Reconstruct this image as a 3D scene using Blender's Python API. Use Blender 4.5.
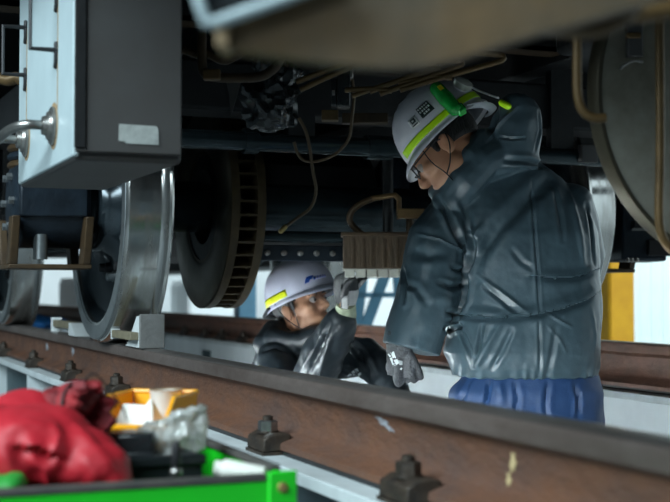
import bpy, bmesh, math, random
import numpy as np
from mathutils import Vector, Matrix, noise
from mathutils.bvhtree import BVHTree

random.seed(7)
for o in list(bpy.data.objects):
    bpy.data.objects.remove(o, do_unlink=True)
SC = bpy.context.scene
COL = SC.collection
PI = math.pi
V = Vector

# ------------------------------------------------------------------ camera
RT = 1.0                                  # rail top above the pit floor
YAW = math.radians(22.39)                 # camera turned from the track direction (+Y) towards +X
PITCH = math.radians(1.79)
FPX = 1250.0
CAM = V((0.0, 0.0, RT + 0.163))
cam_data = bpy.data.cameras.new('camera')
cam_data.sensor_width = 36.0
cam_data.lens = FPX / 670.0 * 36.0
cam_data.clip_start = 0.05
cam_data.dof.use_dof = True
cam_data.dof.focus_distance = 3.1
cam_data.dof.aperture_fstop = 4.6
cam = bpy.data.objects.new('camera', cam_data)
COL.objects.link(cam)
cam.location = CAM
cam.rotation_euler = (PI / 2 + PITCH, 0, -YAW)
SC.camera = cam

# ------------------------------------------------------------------ world, lights, exposure
SC.view_settings.view_transform = 'Standard'
SC.view_settings.look = 'None'
SC.view_settings.gamma = 1.0
SC.view_settings.use_curve_mapping = False
SC.view_settings.exposure = 0.15
world = bpy.data.worlds.new('hall_daylight')
SC.world = world
world.use_nodes = True
wn = world.node_tree.nodes
wn['Background'].inputs[0].default_value = (0.58, 0.86, 1.0, 1)
wn['Background'].inputs[1].default_value = 0.085


def area_light(name, loc, target, size, energy, color=(1, 1, 1), size_y=None):
    l = bpy.data.lights.new(name, 'AREA')
    l.energy = energy
    l.color = color
    l.size = size
    if size_y:
        l.shape = 'RECTANGLE'
        l.size_y = size_y
    o = bpy.data.objects.new(name, l)
    COL.objects.link(o)
    o.location = loc
    d = V(target) - V(loc)
    o.rotation_euler = d.to_track_quat('-Z', 'Y').to_euler()
    return o


# daylight of the big hall doors on the near side; an added area light brightens the far aisle
area_light('hall_door_daylight', (-3.8, 0.0, 4.4), (1.4, 2.8, 0.8), 4.5, 680, (0.76, 0.93, 1.0), 2.6)
area_light('aisle_fill_light', (6.2, 14.0, 6.2), (6.2, 14.0, 0.0), 5.0, 3000, (0.86, 0.97, 1.0), 32.0)


# ------------------------------------------------------------------ pixel helper (photo frame 670 x 502)
CF = V((math.sin(YAW), math.cos(YAW), 0))
CR = V((math.cos(YAW), -math.sin(YAW), 0))
ZU = V((0, 0, 1))
FP = CF * math.cos(PITCH) + ZU * math.sin(PITCH)
UP = -CF * math.sin(PITCH) + ZU * math.cos(PITCH)


def raydir(px, py):
    return FP + CR * ((px - 335) / FPX) + UP * ((251 - py) / FPX)


def at(px, py, d):
    return CAM + raydir(px, py) * d


def on_x(px, py, X):
    r = raydir(px, py)
    return CAM + r * ((X - CAM.x) / r.x)


def on_y(px, py, Y):
    r = raydir(px, py)
    return CAM + r * ((Y - CAM.y) / r.y)


# ------------------------------------------------------------------ materials
MATS = {}


def mat(name, color, rough=0.5, metal=0.0, var=0.0, var_scale=8.0, color2=None, bump=0.0, bump_scale=40.0,
        coat=0.0, trans=0.0, alpha=1.0, emit=None, estr=0.0, spec=0.5, stretch=(1, 1, 1), rvar=0.0, detail=6.0,
        lo=0.35, hi=0.68):
    m = bpy.data.materials.new(name)
    m.use_nodes = True
    nt = m.node_tree
    b = nt.nodes['Principled BSDF']
    b.inputs['Roughness'].default_value = rough
    b.inputs['Metallic'].default_value = metal
    b.inputs['Base Color'].default_value = (*color, 1)
    b.inputs['Specular IOR Level'].default_value = spec
    if coat:
        b.inputs['Coat Weight'].default_value = coat
        b.inputs['Coat Roughness'].default_value = 0.15
    if trans:
        b.inputs['Transmission Weight'].default_value = trans
    if alpha < 1:
        b.inputs['Alpha'].default_value = alpha
    if emit:
        b.inputs['Emission Color'].default_value = (*emit, 1)
        b.inputs['Emission Strength'].default_value = estr
    if var or color2 or bump or rvar:
        tc = nt.nodes.new('ShaderNodeTexCoord')
        mp = nt.nodes.new('ShaderNodeMapping')
        mp.inputs['Scale'].default_value = stretch
        nt.links.new(tc.outputs['Object'], mp.inputs['Vector'])
    if var or color2 or rvar:
        n = nt.nodes.new('ShaderNodeTexNoise')
        n.inputs['Scale'].default_value = var_scale
        n.inputs['Detail'].default_value = detail
        n.inputs['Roughness'].default_value = 0.65
        nt.links.new(mp.outputs['Vector'], n.inputs['Vector'])
        r = nt.nodes.new('ShaderNodeMapRange')
        r.inputs['From Min'].default_value = lo
        r.inputs['From Max'].default_value = hi
        nt.links.new(n.outputs['Fac'], r.inputs['Value'])
        mx = nt.nodes.new('ShaderNodeMix')
        mx.data_type = 'RGBA'
        c2 = color2 if color2 else tuple(c * (1 - var) for c in color)
        mx.inputs['A'].default_value = (*color, 1)
        mx.inputs['B'].default_value = (*c2, 1)
        nt.links.new(r.outputs['Result'], mx.inputs['Factor'])
        if var or color2:
            nt.links.new(mx.outputs['Result'], b.inputs['Base Color'])
        if rvar:
            rr = nt.nodes.new('ShaderNodeMapRange')
            rr.inputs['To Min'].default_value = max(0.03, rough - rvar)
            rr.inputs['To Max'].default_value = min(1, rough + rvar)
            nt.links.new(r.outputs['Result'], rr.inputs['Value'])
            nt.links.new(rr.outputs['Result'], b.inputs['Roughness'])
    if bump:
        n2 = nt.nodes.new('ShaderNodeTexNoise')
        n2.inputs['Scale'].default_value = bump_scale
        n2.inputs['Detail'].default_value = 5
        nt.links.new(mp.outputs['Vector'], n2.inputs['Vector'])
        bp = nt.nodes.new('ShaderNodeBump')
        bp.inputs['Strength'].default_value = bump
        bp.inputs['Distance'].default_value = 0.01
        nt.links.new(n2.outputs['Fac'], bp.inputs['Height'])
        nt.links.new(bp.outputs['Normal'], b.inputs['Normal'])
    MATS[name] = m
    return m


M = MATS
mat('concrete', (0.50, 0.53, 0.54), 0.7, var=0.3, var_scale=3, bump=0.2)
mat('pit_floor', (0.16, 0.18, 0.19), 0.6, var=0.3, var_scale=3, bump=0.2)
mat('wall_white', (0.80, 0.86, 0.88), 0.6, var=0.06, var_scale=2)
mat('shutter_white', (0.72, 0.84, 0.84), 0.45, var=0.08, var_scale=3)
mat('wall_band', (0.62, 0.78, 0.74), 0.5, var=0.1, var_scale=3)
mat('rust_rail', (0.160, 0.070, 0.038), 0.62, 0.15, color2=(0.088, 0.048, 0.036), var_scale=9, bump=0.5, bump_scale=60, stretch=(1, 0.6, 1.4), rvar=0.1)
mat('rail_top', (0.20, 0.185, 0.175), 0.38, 0.6, color2=(0.12, 0.10, 0.09), var_scale=12, bump=0.15, bump_scale=70, stretch=(1, 0.25, 1), rvar=0.1)
mat('rail_side', (0.140, 0.112, 0.100), 0.50, 0.3, color2=(0.095, 0.070, 0.060), var_scale=14, bump=0.25, bump_scale=70, stretch=(1, 0.4, 1))
mat('dark_rail', (0.085, 0.055, 0.045), 0.6, 0.2, color2=(0.045, 0.035, 0.03), var_scale=9, bump=0.4)
mat('rust_far', (0.24, 0.115, 0.075), 0.6, 0.1, color2=(0.13, 0.07, 0.05), var_scale=7, bump=0.4)
mat('clip_iron', (0.030, 0.024, 0.020), 0.55, 0.4, color2=(0.07, 0.05, 0.035), var_scale=40, bump=0.4)
mat('nut_steel', (0.32, 0.32, 0.32), 0.32, 0.9, var=0.4, var_scale=60)
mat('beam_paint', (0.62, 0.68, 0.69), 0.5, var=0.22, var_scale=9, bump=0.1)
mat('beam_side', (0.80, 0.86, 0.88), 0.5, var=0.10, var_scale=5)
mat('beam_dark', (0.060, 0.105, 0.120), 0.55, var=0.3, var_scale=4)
mat('box_white', (0.43, 0.52, 0.54), 0.42, color2=(0.37, 0.45, 0.47), var_scale=6, bump=0.06, bump_scale=25)
mat('box_grey', (0.062, 0.061, 0.060), 0.55, color2=(0.050, 0.046, 0.043), var_scale=6)
mat('rust_streak', (0.36, 0.25, 0.14), 0.7, var=0.4, var_scale=60)
mat('label_plate', (0.42, 0.45, 0.43), 0.5, var=0.35, var_scale=50)
mat('black_iron', (0.022, 0.022, 0.024), 0.45, 0.3, var=0.3, var_scale=20)
mat('steel_pipe', (0.38, 0.37, 0.35), 0.3, 0.9, var=0.35, var_scale=25)
mat('wheel_tread', (0.50, 0.51, 0.50), 0.20, 0.95, color2=(0.34, 0.33, 0.31), var_scale=5, stretch=(5, 1, 1), rvar=0.1)
mat('wheel_rim', (0.36, 0.39, 0.40), 0.40, 0.85, var=0.3, var_scale=14)
mat('wheel_plate', (0.035, 0.050, 0.060), 0.2, 0.5, var=0.35, var_scale=6, coat=0.4)
mat('brake_bronze', (0.080, 0.056, 0.027), 0.42, 0.6, color2=(0.040, 0.030, 0.018), var_scale=9)
mat('brake_face', (0.20, 0.185, 0.150), 0.34, 0.75, color2=(0.09, 0.08, 0.055), var_scale=6)
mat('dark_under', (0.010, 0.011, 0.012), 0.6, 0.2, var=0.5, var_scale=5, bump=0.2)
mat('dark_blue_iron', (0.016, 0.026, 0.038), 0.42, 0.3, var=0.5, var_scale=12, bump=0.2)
mat('teal_pipe', (0.030, 0.046, 0.052), 0.20, 0.55, var=0.4, var_scale=10)
mat('brown_iron', (0.070, 0.042, 0.018), 0.55, 0.3, color2=(0.035, 0.022, 0.012), var_scale=12, bump=0.2)
mat('brown_pipe', (0.165, 0.100, 0.038), 0.45, 0.3, color2=(0.100, 0.060, 0.022), var_scale=15)
mat('brown_duct', (0.105, 0.064, 0.026), 0.55, 0.1, color2=(0.055, 0.046, 0.032), var_scale=7, bump=0.1)
mat('frame_pale', (0.36, 0.44, 0.46), 0.4, var=0.15, var_scale=10)
mat('drum_metal', (0.36, 0.345, 0.290), 0.34, 0.35, color2=(0.15, 0.130, 0.090), var_scale=4, bump=0.1, bump_scale=20)
mat('drum_rim', (0.085, 0.072, 0.046), 0.4, 0.5, var=0.4, var_scale=9)
mat('pad_light', (0.55, 0.54, 0.47), 0.6, var=0.3, var_scale=20)
mat('block_brown', (0.105, 0.068, 0.036), 0.6, 0.1, color2=(0.045, 0.03, 0.018), var_scale=14, bump=0.4, stretch=(2, 2, 0.5))
mat('black_plastic', (0.018, 0.021, 0.023), 0.25, var=0.3, var_scale=8, coat=0.2)
mat('cable_brown', (0.110, 0.070, 0.036), 0.55)
mat('chock_grey', (0.17, 0.17, 0.165), 0.6, color2=(0.12, 0.118, 0.11), var_scale=16, bump=0.3)
mat('chock_white', (0.66, 0.70, 0.70), 0.5, var=0.15, var_scale=15)
mat('chock_wood', (0.20, 0.175, 0.115), 0.6, var=0.4, var_scale=18)
mat('yellow_post', (0.78, 0.42, 0.008), 0.5, color2=(0.62, 0.30, 0.006), var_scale=3)
mat('blue_steel', (0.090, 0.230, 0.340), 0.45, var=0.25, var_scale=5)
mat('blue_cloth', (0.012, 0.150, 0.430), 0.6, var=0.4, var_scale=9)
mat('green_box', (0.012, 0.62, 0.020), 0.38, color2=(0.010, 0.50, 0.016), var_scale=6)
mat('rag_green', (0.015, 0.26, 0.03), 0.6)
mat('dark_lip', (0.050, 0.050, 0.048), 0.6, color2=(0.09, 0.08, 0.07), var_scale=30)
mat('tray_black', (0.012, 0.016, 0.018), 0.4, var=0.3, var_scale=14)
mat('red_cloth', (0.46, 0.012, 0.024), 0.58, color2=(0.34, 0.008, 0.016), var_scale=6, bump=0.12, bump_scale=90)
mat('red_mesh', (0.110, 0.008, 0.012), 0.65, color2=(0.30, 0.006, 0.010), var_scale=26, bump=0.6, bump_scale=120)
mat('cord_black', (0.020, 0.012, 0.012), 0.6)
mat('bin_yellow', (0.95, 0.42, 0.004), 0.36, color2=(0.88, 0.36, 0.004), var_scale=5)
mat('paper', (0.78, 0.76, 0.70), 0.65, color2=(0.60, 0.54, 0.44), var_scale=14, lo=0.5, hi=0.8)
mat('paper_rim', (0.30, 0.20, 0.12), 0.6)
mat('bag_clear', (0.64, 0.65, 0.62), 0.12, color2=(0.40, 0.36, 0.30), var_scale=12, trans=0.35, alpha=0.74, lo=0.5, hi=0.75)
mat('brass', (0.50, 0.36, 0.14), 0.4, 0.8)
mat('white_plastic', (0.78, 0.77, 0.70), 0.45, var=0.1, var_scale=20)
mat('jacket', (0.044, 0.076, 0.094), 0.39, var=0.22, var_scale=5, bump=0.10, bump_scale=45, spec=0.6, rvar=0.06)
mat('jacket_seam', (0.018, 0.028, 0.034), 0.5)
mat('jacket_navy', (0.011, 0.017, 0.022), 0.42, var=0.3, var_scale=8, bump=0.12, bump_scale=45, spec=0.6)
mat('trousers_blue', (0.011, 0.042, 0.125), 0.55, var=0.25, var_scale=10, bump=0.15, bump_scale=30)
mat('trousers_navy', (0.015, 0.02, 0.028), 0.6, var=0.2, var_scale=8)
mat('boot_black', (0.014, 0.014, 0.014), 0.5)
mat('skin', (0.42, 0.225, 0.130), 0.50, color2=(0.36, 0.17, 0.10), var_scale=14)
mat('hair_black', (0.010, 0.009, 0.009), 0.5, bump=0.5, bump_scale=150, stretch=(1, 1, 0.2))
mat('eye_white', (0.34, 0.31, 0.29), 0.3)
mat('eye_dark', (0.012, 0.009, 0.007), 0.2)
mat('helmet_white', (0.74, 0.74, 0.79), 0.30, var=0.06, var_scale=10, coat=0.3)
mat('helmet_lilac', (0.62, 0.63, 0.76), 0.34, var=0.08, var_scale=10, coat=0.2)
mat('helmet_inner', (0.20, 0.22, 0.26), 0.6)
mat('hi_vis', (0.52, 0.90, 0.01), 0.4, emit=None)
mat('hi_vis_yellow', (0.62, 0.66, 0.01), 0.4)
mat('lamp_green', (0.01, 0.36, 0.05), 0.25, var=0.4, var_scale=40, coat=0.4)
mat('lamp_lens', (0.75, 0.80, 0.72), 0.12, trans=0.6)
mat('strap_black', (0.014, 0.016, 0.018), 0.6)
mat('strap_grey', (0.30, 0.33, 0.36), 0.6)
mat('sticker_black', (0.010, 0.022, 0.022), 0.4)
mat('sticker_white', (0.66, 0.70, 0.68), 0.4)
mat('ink_white', (0.60, 0.64, 0.64), 0.5)
mat('ink_dark', (0.012, 0.03, 0.03), 0.5)
mat('ink_blue', (0.02, 0.10, 0.48), 0.4)
mat('ink_pale_blue', (0.30, 0.34, 0.70), 0.4)
mat('glove_grey', (0.075, 0.078, 0.084), 0.7, var=0.4, var_scale=90, bump=0.5, bump_scale=160)
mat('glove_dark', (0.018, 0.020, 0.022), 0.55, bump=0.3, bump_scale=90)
mat('glove_pale', (0.42, 0.42, 0.42), 0.65, var=0.25, var_scale=40, bump=0.3, bump_scale=120)
mat('glove_cuff', (0.34, 0.38, 0.26), 0.7, var=0.3, var_scale=60)
mat('paint_scuff', (0.34, 0.37, 0.42), 0.6, color2=(0.16, 0.12, 0.11), var_scale=60)
mat('paint_cream', (0.55, 0.42, 0.22), 0.6, var=0.4, var_scale=60)
mat('lamp_tube', (0.9, 0.95, 1.0), 0.4, emit=(0.85, 0.96, 1.0), estr=100.0)
mat('lamp_body', (0.6, 0.63, 0.64), 0.5)


# ------------------------------------------------------------------ mesh builder
def frame(dirv, hint=None):
    z = V(dirv).normalized()
    h = V(hint) if hint is not None else (V((0, 0, 1)) if abs(z.z) < 0.9 else V((1, 0, 0)))
    x = h.cross(z)
    if x.length < 1e-6:
        x = V((1, 0, 0)).cross(z)
    x.normalize()
    y = z.cross(x)
    return x, y, z


class B:
    def __init__(self):
        self.v = []
        self.f = []

    def add(self, verts, faces):
        n = len(self.v)
        self.v += [V(p) for p in verts]
        self.f += [tuple(i + n for i in fc) for fc in faces]
        return self

    def box(self, lo, hi):
        x0, y0, z0 = lo
        x1, y1, z1 = hi
        vs = [(x0, y0, z0), (x1, y0, z0), (x1, y1, z0), (x0, y1, z0), (x0, y0, z1), (x1, y0, z1), (x1, y1, z1), (x0, y1, z1)]
        return self.add(vs, [(0, 3, 2, 1), (4, 5, 6, 7), (0, 1, 5, 4), (1, 2, 6, 5), (2, 3, 7, 6), (3, 0, 4, 7)])

    def obox(self, c, ax, ay, az):
        """oriented box: centre and three half vectors"""
        c, ax, ay, az = V(c), V(ax), V(ay), V(az)
        if ax.cross(ay).dot(az) < 0:
            az = -az
        vs = []
        for sz in (-1, 1):
            for sx, sy in ((-1, -1), (1, -1), (1, 1), (-1, 1)):
                vs.append(c + ax * sx + ay * sy + az * sz)
        return self.add(vs, [(0, 3, 2, 1), (4, 5, 6, 7), (0, 1, 5, 4), (1, 2, 6, 5), (2, 3, 7, 6), (3, 0, 4, 7)])

    def rings(self, rings, close=True, caps=True):
        n = len(rings[0])
        vs = [p for r in rings for p in r]
        fs = []
        for i in range(len(rings) - 1):
            for j in range(n if close else n - 1):
                k = (j + 1) % n
                fs.append((i * n + j, i * n + k, (i + 1) * n + k, (i + 1) * n + j))
        if caps:
            fs.append(tuple(range(n))[::-1])
            m = (len(rings) - 1) * n
            fs.append(tuple(range(m, m + n)))
        return self.add(vs, fs)

    def tube(self, pts, r, n=12, flat=1.0, hint=None, caps=True):
        pts = [V(p) for p in pts]
        rr = r if isinstance(r, (list, tuple)) else [r] * len(pts)
        rings = []
        px = None
        for i, p in enumerate(pts):
            if i == 0:
                d = pts[1] - p
            elif i == len(pts) - 1:
                d = p - pts[i - 1]
            else:
                d = (pts[i + 1] - p).normalized() + (p - pts[i - 1]).normalized()
            if px is None:
                x, y, z = frame(d, hint)
            else:
                z = d.normalized()
                x = px - z * px.dot(z)
                x.normalize()
                y = z.cross(x)
            px = x
            rings.append([p + x * (rr[i] * math.cos(2 * PI * k / n)) + y * (rr[i] * flat * math.sin(2 * PI * k / n)) for k in range(n)])
        return self.rings(rings, True, caps)

    def capsule(self, pts, r, n=14, flat=1.0, hint=None):
        """tube with rounded ends"""
        pts = [V(p) for p in pts]
        rr = list(r) if isinstance(r, (list, tuple)) else [r] * len(pts)
        d0 = (pts[0] - pts[1]).normalized()
        d1 = (pts[-1] - pts[-2]).normalized()
        P, R = [], []
        for t in (0.98, 0.85, 0.6, 0.3):
            P.append(pts[0] + d0 * rr[0] * t)
            R.append(rr[0] * math.sqrt(1 - t * t))
        P += pts
        R += rr
        for t in (0.3, 0.6, 0.85, 0.98):
            P.append(pts[-1] + d1 * rr[-1] * t)
            R.append(rr[-1] * math.sqrt(1 - t * t))
        return self.tube(P, R, n, flat, hint)

    def cyl(self, p0, p1, r0, r1=None, n=20):
        return self.tube([p0, p1], [r0, r0 if r1 is None else r1], n)

    def lathe(self, o, axis, prof, n=48, closed=False, hint=None):
        """profile of (distance along axis, radius)"""
        o = V(o)
        x, y, z = frame(axis, hint)
        rings = []
        for a, r in prof:
            rings.append([o + z * a + x * (r * math.cos(2 * PI * k / n)) + y * (r * math.sin(2 * PI * k / n)) for k in range(n)])
        if closed:
            rings.append(rings[0])
        return self.rings(rings, True, not closed)

    def ell(self, c, rad, R=None, n=20, m=12):
        c = V(c)
        if R is None:
            R = Matrix.Identity(3)
        rings = []
        for i in range(m + 1):
            t = -PI / 2 + PI * i / m
            t = max(-PI / 2 + 0.03, min(PI / 2 - 0.03, t))
            rings.append([c + R @ V((rad[0] * math.cos(t) * math.cos(2 * PI * k / n), rad[1] * math.cos(t) * math.sin(2 * PI * k / n), rad[2] * math.sin(t))) for k in range(n)])
        return self.rings(rings)

    def prism(self, poly, ext):
        ext = V(ext)
        n = len(poly)
        a = [V(p) for p in poly]
        b = [p + ext for p in a]
        fs = [tuple(range(n))[::-1], tuple(range(n, 2 * n))]
        for i in range(n):
            k = (i + 1) % n
            fs.append((i, k, n + k, n + i))
        return self.add(a + b, fs)

    def sheet(self, grid):
        h, w = len(grid), len(grid[0])
        vs = [p for r in grid for p in r]
        fs = [(i * w + j, i * w + j + 1, (i + 1) * w + j + 1, (i + 1) * w + j) for i in range(h - 1) for j in range(w - 1)]
        return self.add(vs, fs)

    def mesh(self, name):
        me = bpy.data.meshes.new(name)
        me.from_pydata([tuple(p) for p in self.v], [], self.f)
        bm = bmesh.new()
        bm.from_mesh(me)
        bmesh.ops.remove_doubles(bm, verts=bm.verts, dist=1e-6)
        bmesh.ops.recalc_face_normals(bm, faces=bm.faces)
        bm.to_mesh(me)
        bm.free()
        return me

    def build(self, name, m, parent=None, smooth=None, bevel=0.0, solid=0.0):
        return finish(self.mesh(name), name, m, parent, smooth, bevel, solid)


def smooth_mesh(me, angle=40):
    me.polygons.foreach_set('use_smooth', [True] * len(me.polygons))
    try:
        me.set_sharp_from_angle(angle=math.radians(angle))
    except Exception:
        pass


def finish(me, name, m, parent=None, smooth=None, bevel=0.0, solid=0.0):
    n = len(me.vertices)
    co = np.empty(n * 3)
    me.vertices.foreach_get('co', co)
    co = co.reshape(-1, 3)
    c = (co.min(0) + co.max(0)) / 2
    base = V((float(c[0]), float(c[1]), float(co[:, 2].min())))
    me.transform(Matrix.Translation(-base))
    me.materials.clear()
    if isinstance(m, str):
        m = M[m]
    me.materials.append(m)
    smooth_mesh(me, 40 if smooth is None else smooth)
    o = bpy.data.objects.new(name, me)
    COL.objects.link(o)
    o.location = base
    if bevel:
        md = o.modifiers.new('bevel', 'BEVEL')
        md.width = bevel
        md.segments = 2
        md.limit_method = 'ANGLE'
        md.angle_limit = math.radians(40)
    if solid:
        md = o.modifiers.new('solid', 'SOLIDIFY')
        md.thickness = solid
        md.offset = 0
    if parent is not None:
        o.parent = parent
        o.matrix_parent_inverse = inv_world(parent)
    return o


def inv_world(p):
    mtx = Matrix.Translation(p.location)
    q = p
    while q.parent is not None:
        q = q.parent
    # every parent is only translated; its world matrix is a plain translation to its stored location
    return Matrix.Translation(-p.location)


def thing(name, label, cat, loc=(0, 0, 0), group=None):
    o = bpy.data.objects.new(name, None)
    COL.objects.link(o)
    o.location = loc
    o.empty_display_size = 0.1
    o['label'] = label
    o['category'] = cat
    if group:
        o['group'] = group
    return o


def tag(o, label, cat, group=None):
    o['label'] = label
    o['category'] = cat
    if group:
        o['group'] = group
    return o


def struct(o):
    o['kind'] = 'structure'
    return o


def copy_tree(root, delta, label=None):
    r = root.copy()
    COL.objects.link(r)
    r.location = root.location + V(delta)
    if label:
        r['label'] = label
    for ch in root.children:
        c = ch.copy()
        COL.objects.link(c)
        c.parent = r
        c.matrix_parent_inverse = ch.matrix_parent_inverse.copy()
        for g in ch.children:
            d = g.copy()
            COL.objects.link(d)
            d.parent = c
            d.matrix_parent_inverse = g.matrix_parent_inverse.copy()
    return r


def spline(pts, n=8):
    """Catmull-Rom through the points"""
    pts = [V(p) for p in pts]
    if len(pts) < 3:
        return pts
    P = [pts[0] * 2 - pts[1]] + pts + [pts[-1] * 2 - pts[-2]]
    out = []
    for i in range(1, len(P) - 2):
        for k in range(n):
            t = k / n
            a, b, c, d = P[i - 1], P[i], P[i + 1], P[i + 2]
            out.append(0.5 * ((2 * b) + (c - a) * t + (2 * a - 5 * b + 4 * c - d) * t * t + (3 * b - a - 3 * c + d) * t ** 3))
    out.append(pts[-1])
    return out


def voxel(b, size, smooth=6, factor=0.5):
    """union of overlapping closed shapes as one continuous mesh"""
    me = bpy.data.meshes.new('tmp')
    me.from_pydata([tuple(p) for p in b.v], [], b.f)
    bm = bmesh.new()
    bm.from_mesh(me)
    bmesh.ops.recalc_face_normals(bm, faces=bm.faces)
    bm.to_mesh(me)
    bm.free()
    o = bpy.data.objects.new('tmp', me)
    COL.objects.link(o)
    r = o.modifiers.new('r', 'REMESH')
    r.mode = 'VOXEL'
    r.voxel_size = size
    if smooth:
        s = o.modifiers.new('s', 'SMOOTH')
        s.factor = factor
        s.iterations = smooth
    dg = bpy.context.evaluated_depsgraph_get()
    res = bpy.data.meshes.new_from_object(o.evaluated_get(dg))
    bpy.data.objects.remove(o, do_unlink=True)
    bpy.data.meshes.remove(me)
    return res


def get_co(me):
    a = np.empty(len(me.vertices) * 3)
    me.vertices.foreach_get('co', a)
    return a.reshape(-1, 3)


def get_no(me):
    a = np.empty(len(me.vertices) * 3)
    me.vertices.foreach_get('normal', a)
    return a.reshape(-1, 3)


def set_co(me, co):
    me.vertices.foreach_set('co', co.ravel())
    me.update()


def bvh_of(me):
    return BVHTree.FromPolygons([v.co.copy() for v in me.vertices], [tuple(p.vertices) for p in me.polygons])


def surf(bvh, px, py):
    h = bvh.ray_cast(CAM, raydir(px, py).normalized())
    return h[0], h[1]


def polydist(co, pts):
    """nearest distance and nearest point of every vertex to a polyline"""
    best = np.full(len(co), 1e9)
    near = np.zeros_like(co)
    P = np.array([tuple(p) for p in pts])
    for i in range(len(P) - 1):
        a, d = P[i], P[i + 1] - P[i]
        L = max(float(d @ d), 1e-12)
        t = np.clip(((co - a) @ d) / L, 0, 1)
        q = a + t[:, None] * d
        dist = np.linalg.norm(co - q, axis=1)
        m_ = dist < best
        best[m_] = dist[m_]
        near[m_] = q[m_]
    return best, near


def add_folds(me, folds):
    """folds: (pixel polyline on the visible cloth, width, depth, kind). Displaces the real cloth surface along its normals."""
    bvh = bvh_of(me)
    co = get_co(me)
    no = get_no(me)
    disp = np.zeros(len(co))
    up = np.array((0, 0, 1.0))
    for pl, w, amp, kind in folds:
        pts = []
        for i in range(len(pl) - 1):
            for k in range(6):
                t = k / 6
                pts.append((pl[i][0] * (1 - t) + pl[i + 1][0] * t, pl[i][1] * (1 - t) + pl[i + 1][1] * t))
        pts.append(pl[-1])
        P3 = []
        for p in pts:
            h = surf(bvh, *p)[0]
            if h is not None:
                P3.append(h)
        if len(P3) < 2:
            continue
        d, near = polydist(co, P3)
        # ends fade
        A, Z = np.array(P3[0]), np.array(P3[-1])
        Lg = np.linalg.norm(Z - A) + 1e-6
        e = np.minimum(np.linalg.norm(near - A, axis=1), np.linalg.norm(near - Z, axis=1)) / (0.22 * Lg)
        fade = 0.35 + 0.65 * np.clip(e, 0, 1)
        if kind == 'valley':
            disp += -amp * np.exp(-(d / w) ** 2) * fade + 0.35 * amp * np.exp(-((d - 2.0 * w) / w) ** 2) * fade
        elif kind == 'ridge':
            disp += amp * np.exp(-(d / w) ** 2) * fade
        elif kind == 'tuck':
            s = (co - near) @ up
            above = s > 0
            disp += np.where(above, amp * 0.9 * np.exp(-(d / (2.6 * w)) ** 2), -amp * 0.9 * np.exp(-(d / (1.5 * w)) ** 2)) * fade
    co += no * disp[:, None]
    set_co(me, co)


def crumple(me, scale, amp, seed=0.0, ridged=False, mask=None):
    co = get_co(me)
    no = get_no(me)
    d = np.empty(len(co))
    off = V((seed, seed * 1.7, seed * 0.3))
    for i, p in enumerate(co):
        q = V(p) * scale + off
        x = noise.noise(q) + 0.5 * noise.noise(q * 2.1 + off)
        if ridged:
            x = 0.6 - 2 * abs(noise.noise(q)) - abs(noise.noise(q * 2.1 + off))
        d[i] = x
    if mask is not None:
        d *= mask(co)
    co += no * (d * amp)[:, None]
    set_co(me, co)

# ================================================================== SETTING
struct(B().box((-6, -4, -0.1), (14, 34, 0.0)).build('floor', 'pit_floor'))
wall = struct(B().box((10.0, -4, 0), (10.2, 34, 7)).build('wall_right', 'wall_white'))
struct(B().box((-6, 34, 0), (10.2, 34.2, 7)).build('wall_back', 'wall_white'))
# ribbed steel shutter standing before the far wall, rib by rib
shut = struct(B().box((9.90, 9.0, 0), (9.96, 19.5, 4.2)).build('door_1', 'shutter_white'))
rib_me = None
for i in range(44):
    y = 9.1 + i * 0.236
    if rib_me is None:
        r0 = B().prism([(9.90, y, 0.02), (9.86, y + 0.03, 0.02), (9.86, y + 0.15, 0.02), (9.90, y + 0.18, 0.02)], (0, 0, 4.1)).build('rib', 'shutter_white', shut)
        rib_me = r0
    else:
        c = r0.copy()
        COL.objects.link(c)
        c.location = r0.location + V((0, 0.236 * i, 0))
tb = struct(B().box((9.80, 8.0, 2.02), (9.86, 20.5, 2.42)).build('trim_1', 'wall_band'))

# ------------------------------------------------------------------ support beams and rails
XN, XF = 0.86, 2.36
Y0, Y1 = -0.5, 24.0


def support_beam(X, label, inner, face):
    t = thing('support_beam', label, 'steel beam', (X, 4, 0))
    zt = RT - 0.145
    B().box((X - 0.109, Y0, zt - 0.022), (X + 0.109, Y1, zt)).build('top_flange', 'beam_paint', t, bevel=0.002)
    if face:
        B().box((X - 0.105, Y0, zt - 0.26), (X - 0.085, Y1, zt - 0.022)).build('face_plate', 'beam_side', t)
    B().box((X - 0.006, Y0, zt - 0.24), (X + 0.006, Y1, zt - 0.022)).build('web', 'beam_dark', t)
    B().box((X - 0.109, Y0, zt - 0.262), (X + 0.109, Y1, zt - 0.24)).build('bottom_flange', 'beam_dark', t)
    y = 0.55
    k = 0
    while y < Y1:
        B().box((X - 0.075, y - 0.075, 0.0), (X + 0.075, y + 0.075, zt - 0.262)).build('post', 'beam_dark', t, bevel=0.004)
        if not face:
            B().box((X - 0.104, y + 0.55, zt - 0.24), (X - 0.006, y + 0.562, zt - 0.022)).build('stiffener', 'beam_paint', t)
        elif k < 9:
            B().box((X - 0.112, y + 0.45, zt - 0.20), (X - 0.105, y + 0.62, zt - 0.07)).build('cover_plate', 'beam_dark', t, bevel=0.001)
        y += 1.3
        k += 1
    return t


support_beam(XN, 'pale painted steel beam carrying the rail beside the green toolbox', 1, False)
support_beam(XF, 'white faced steel beam carrying the dark rail behind the standing worker', -1, True)


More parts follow.
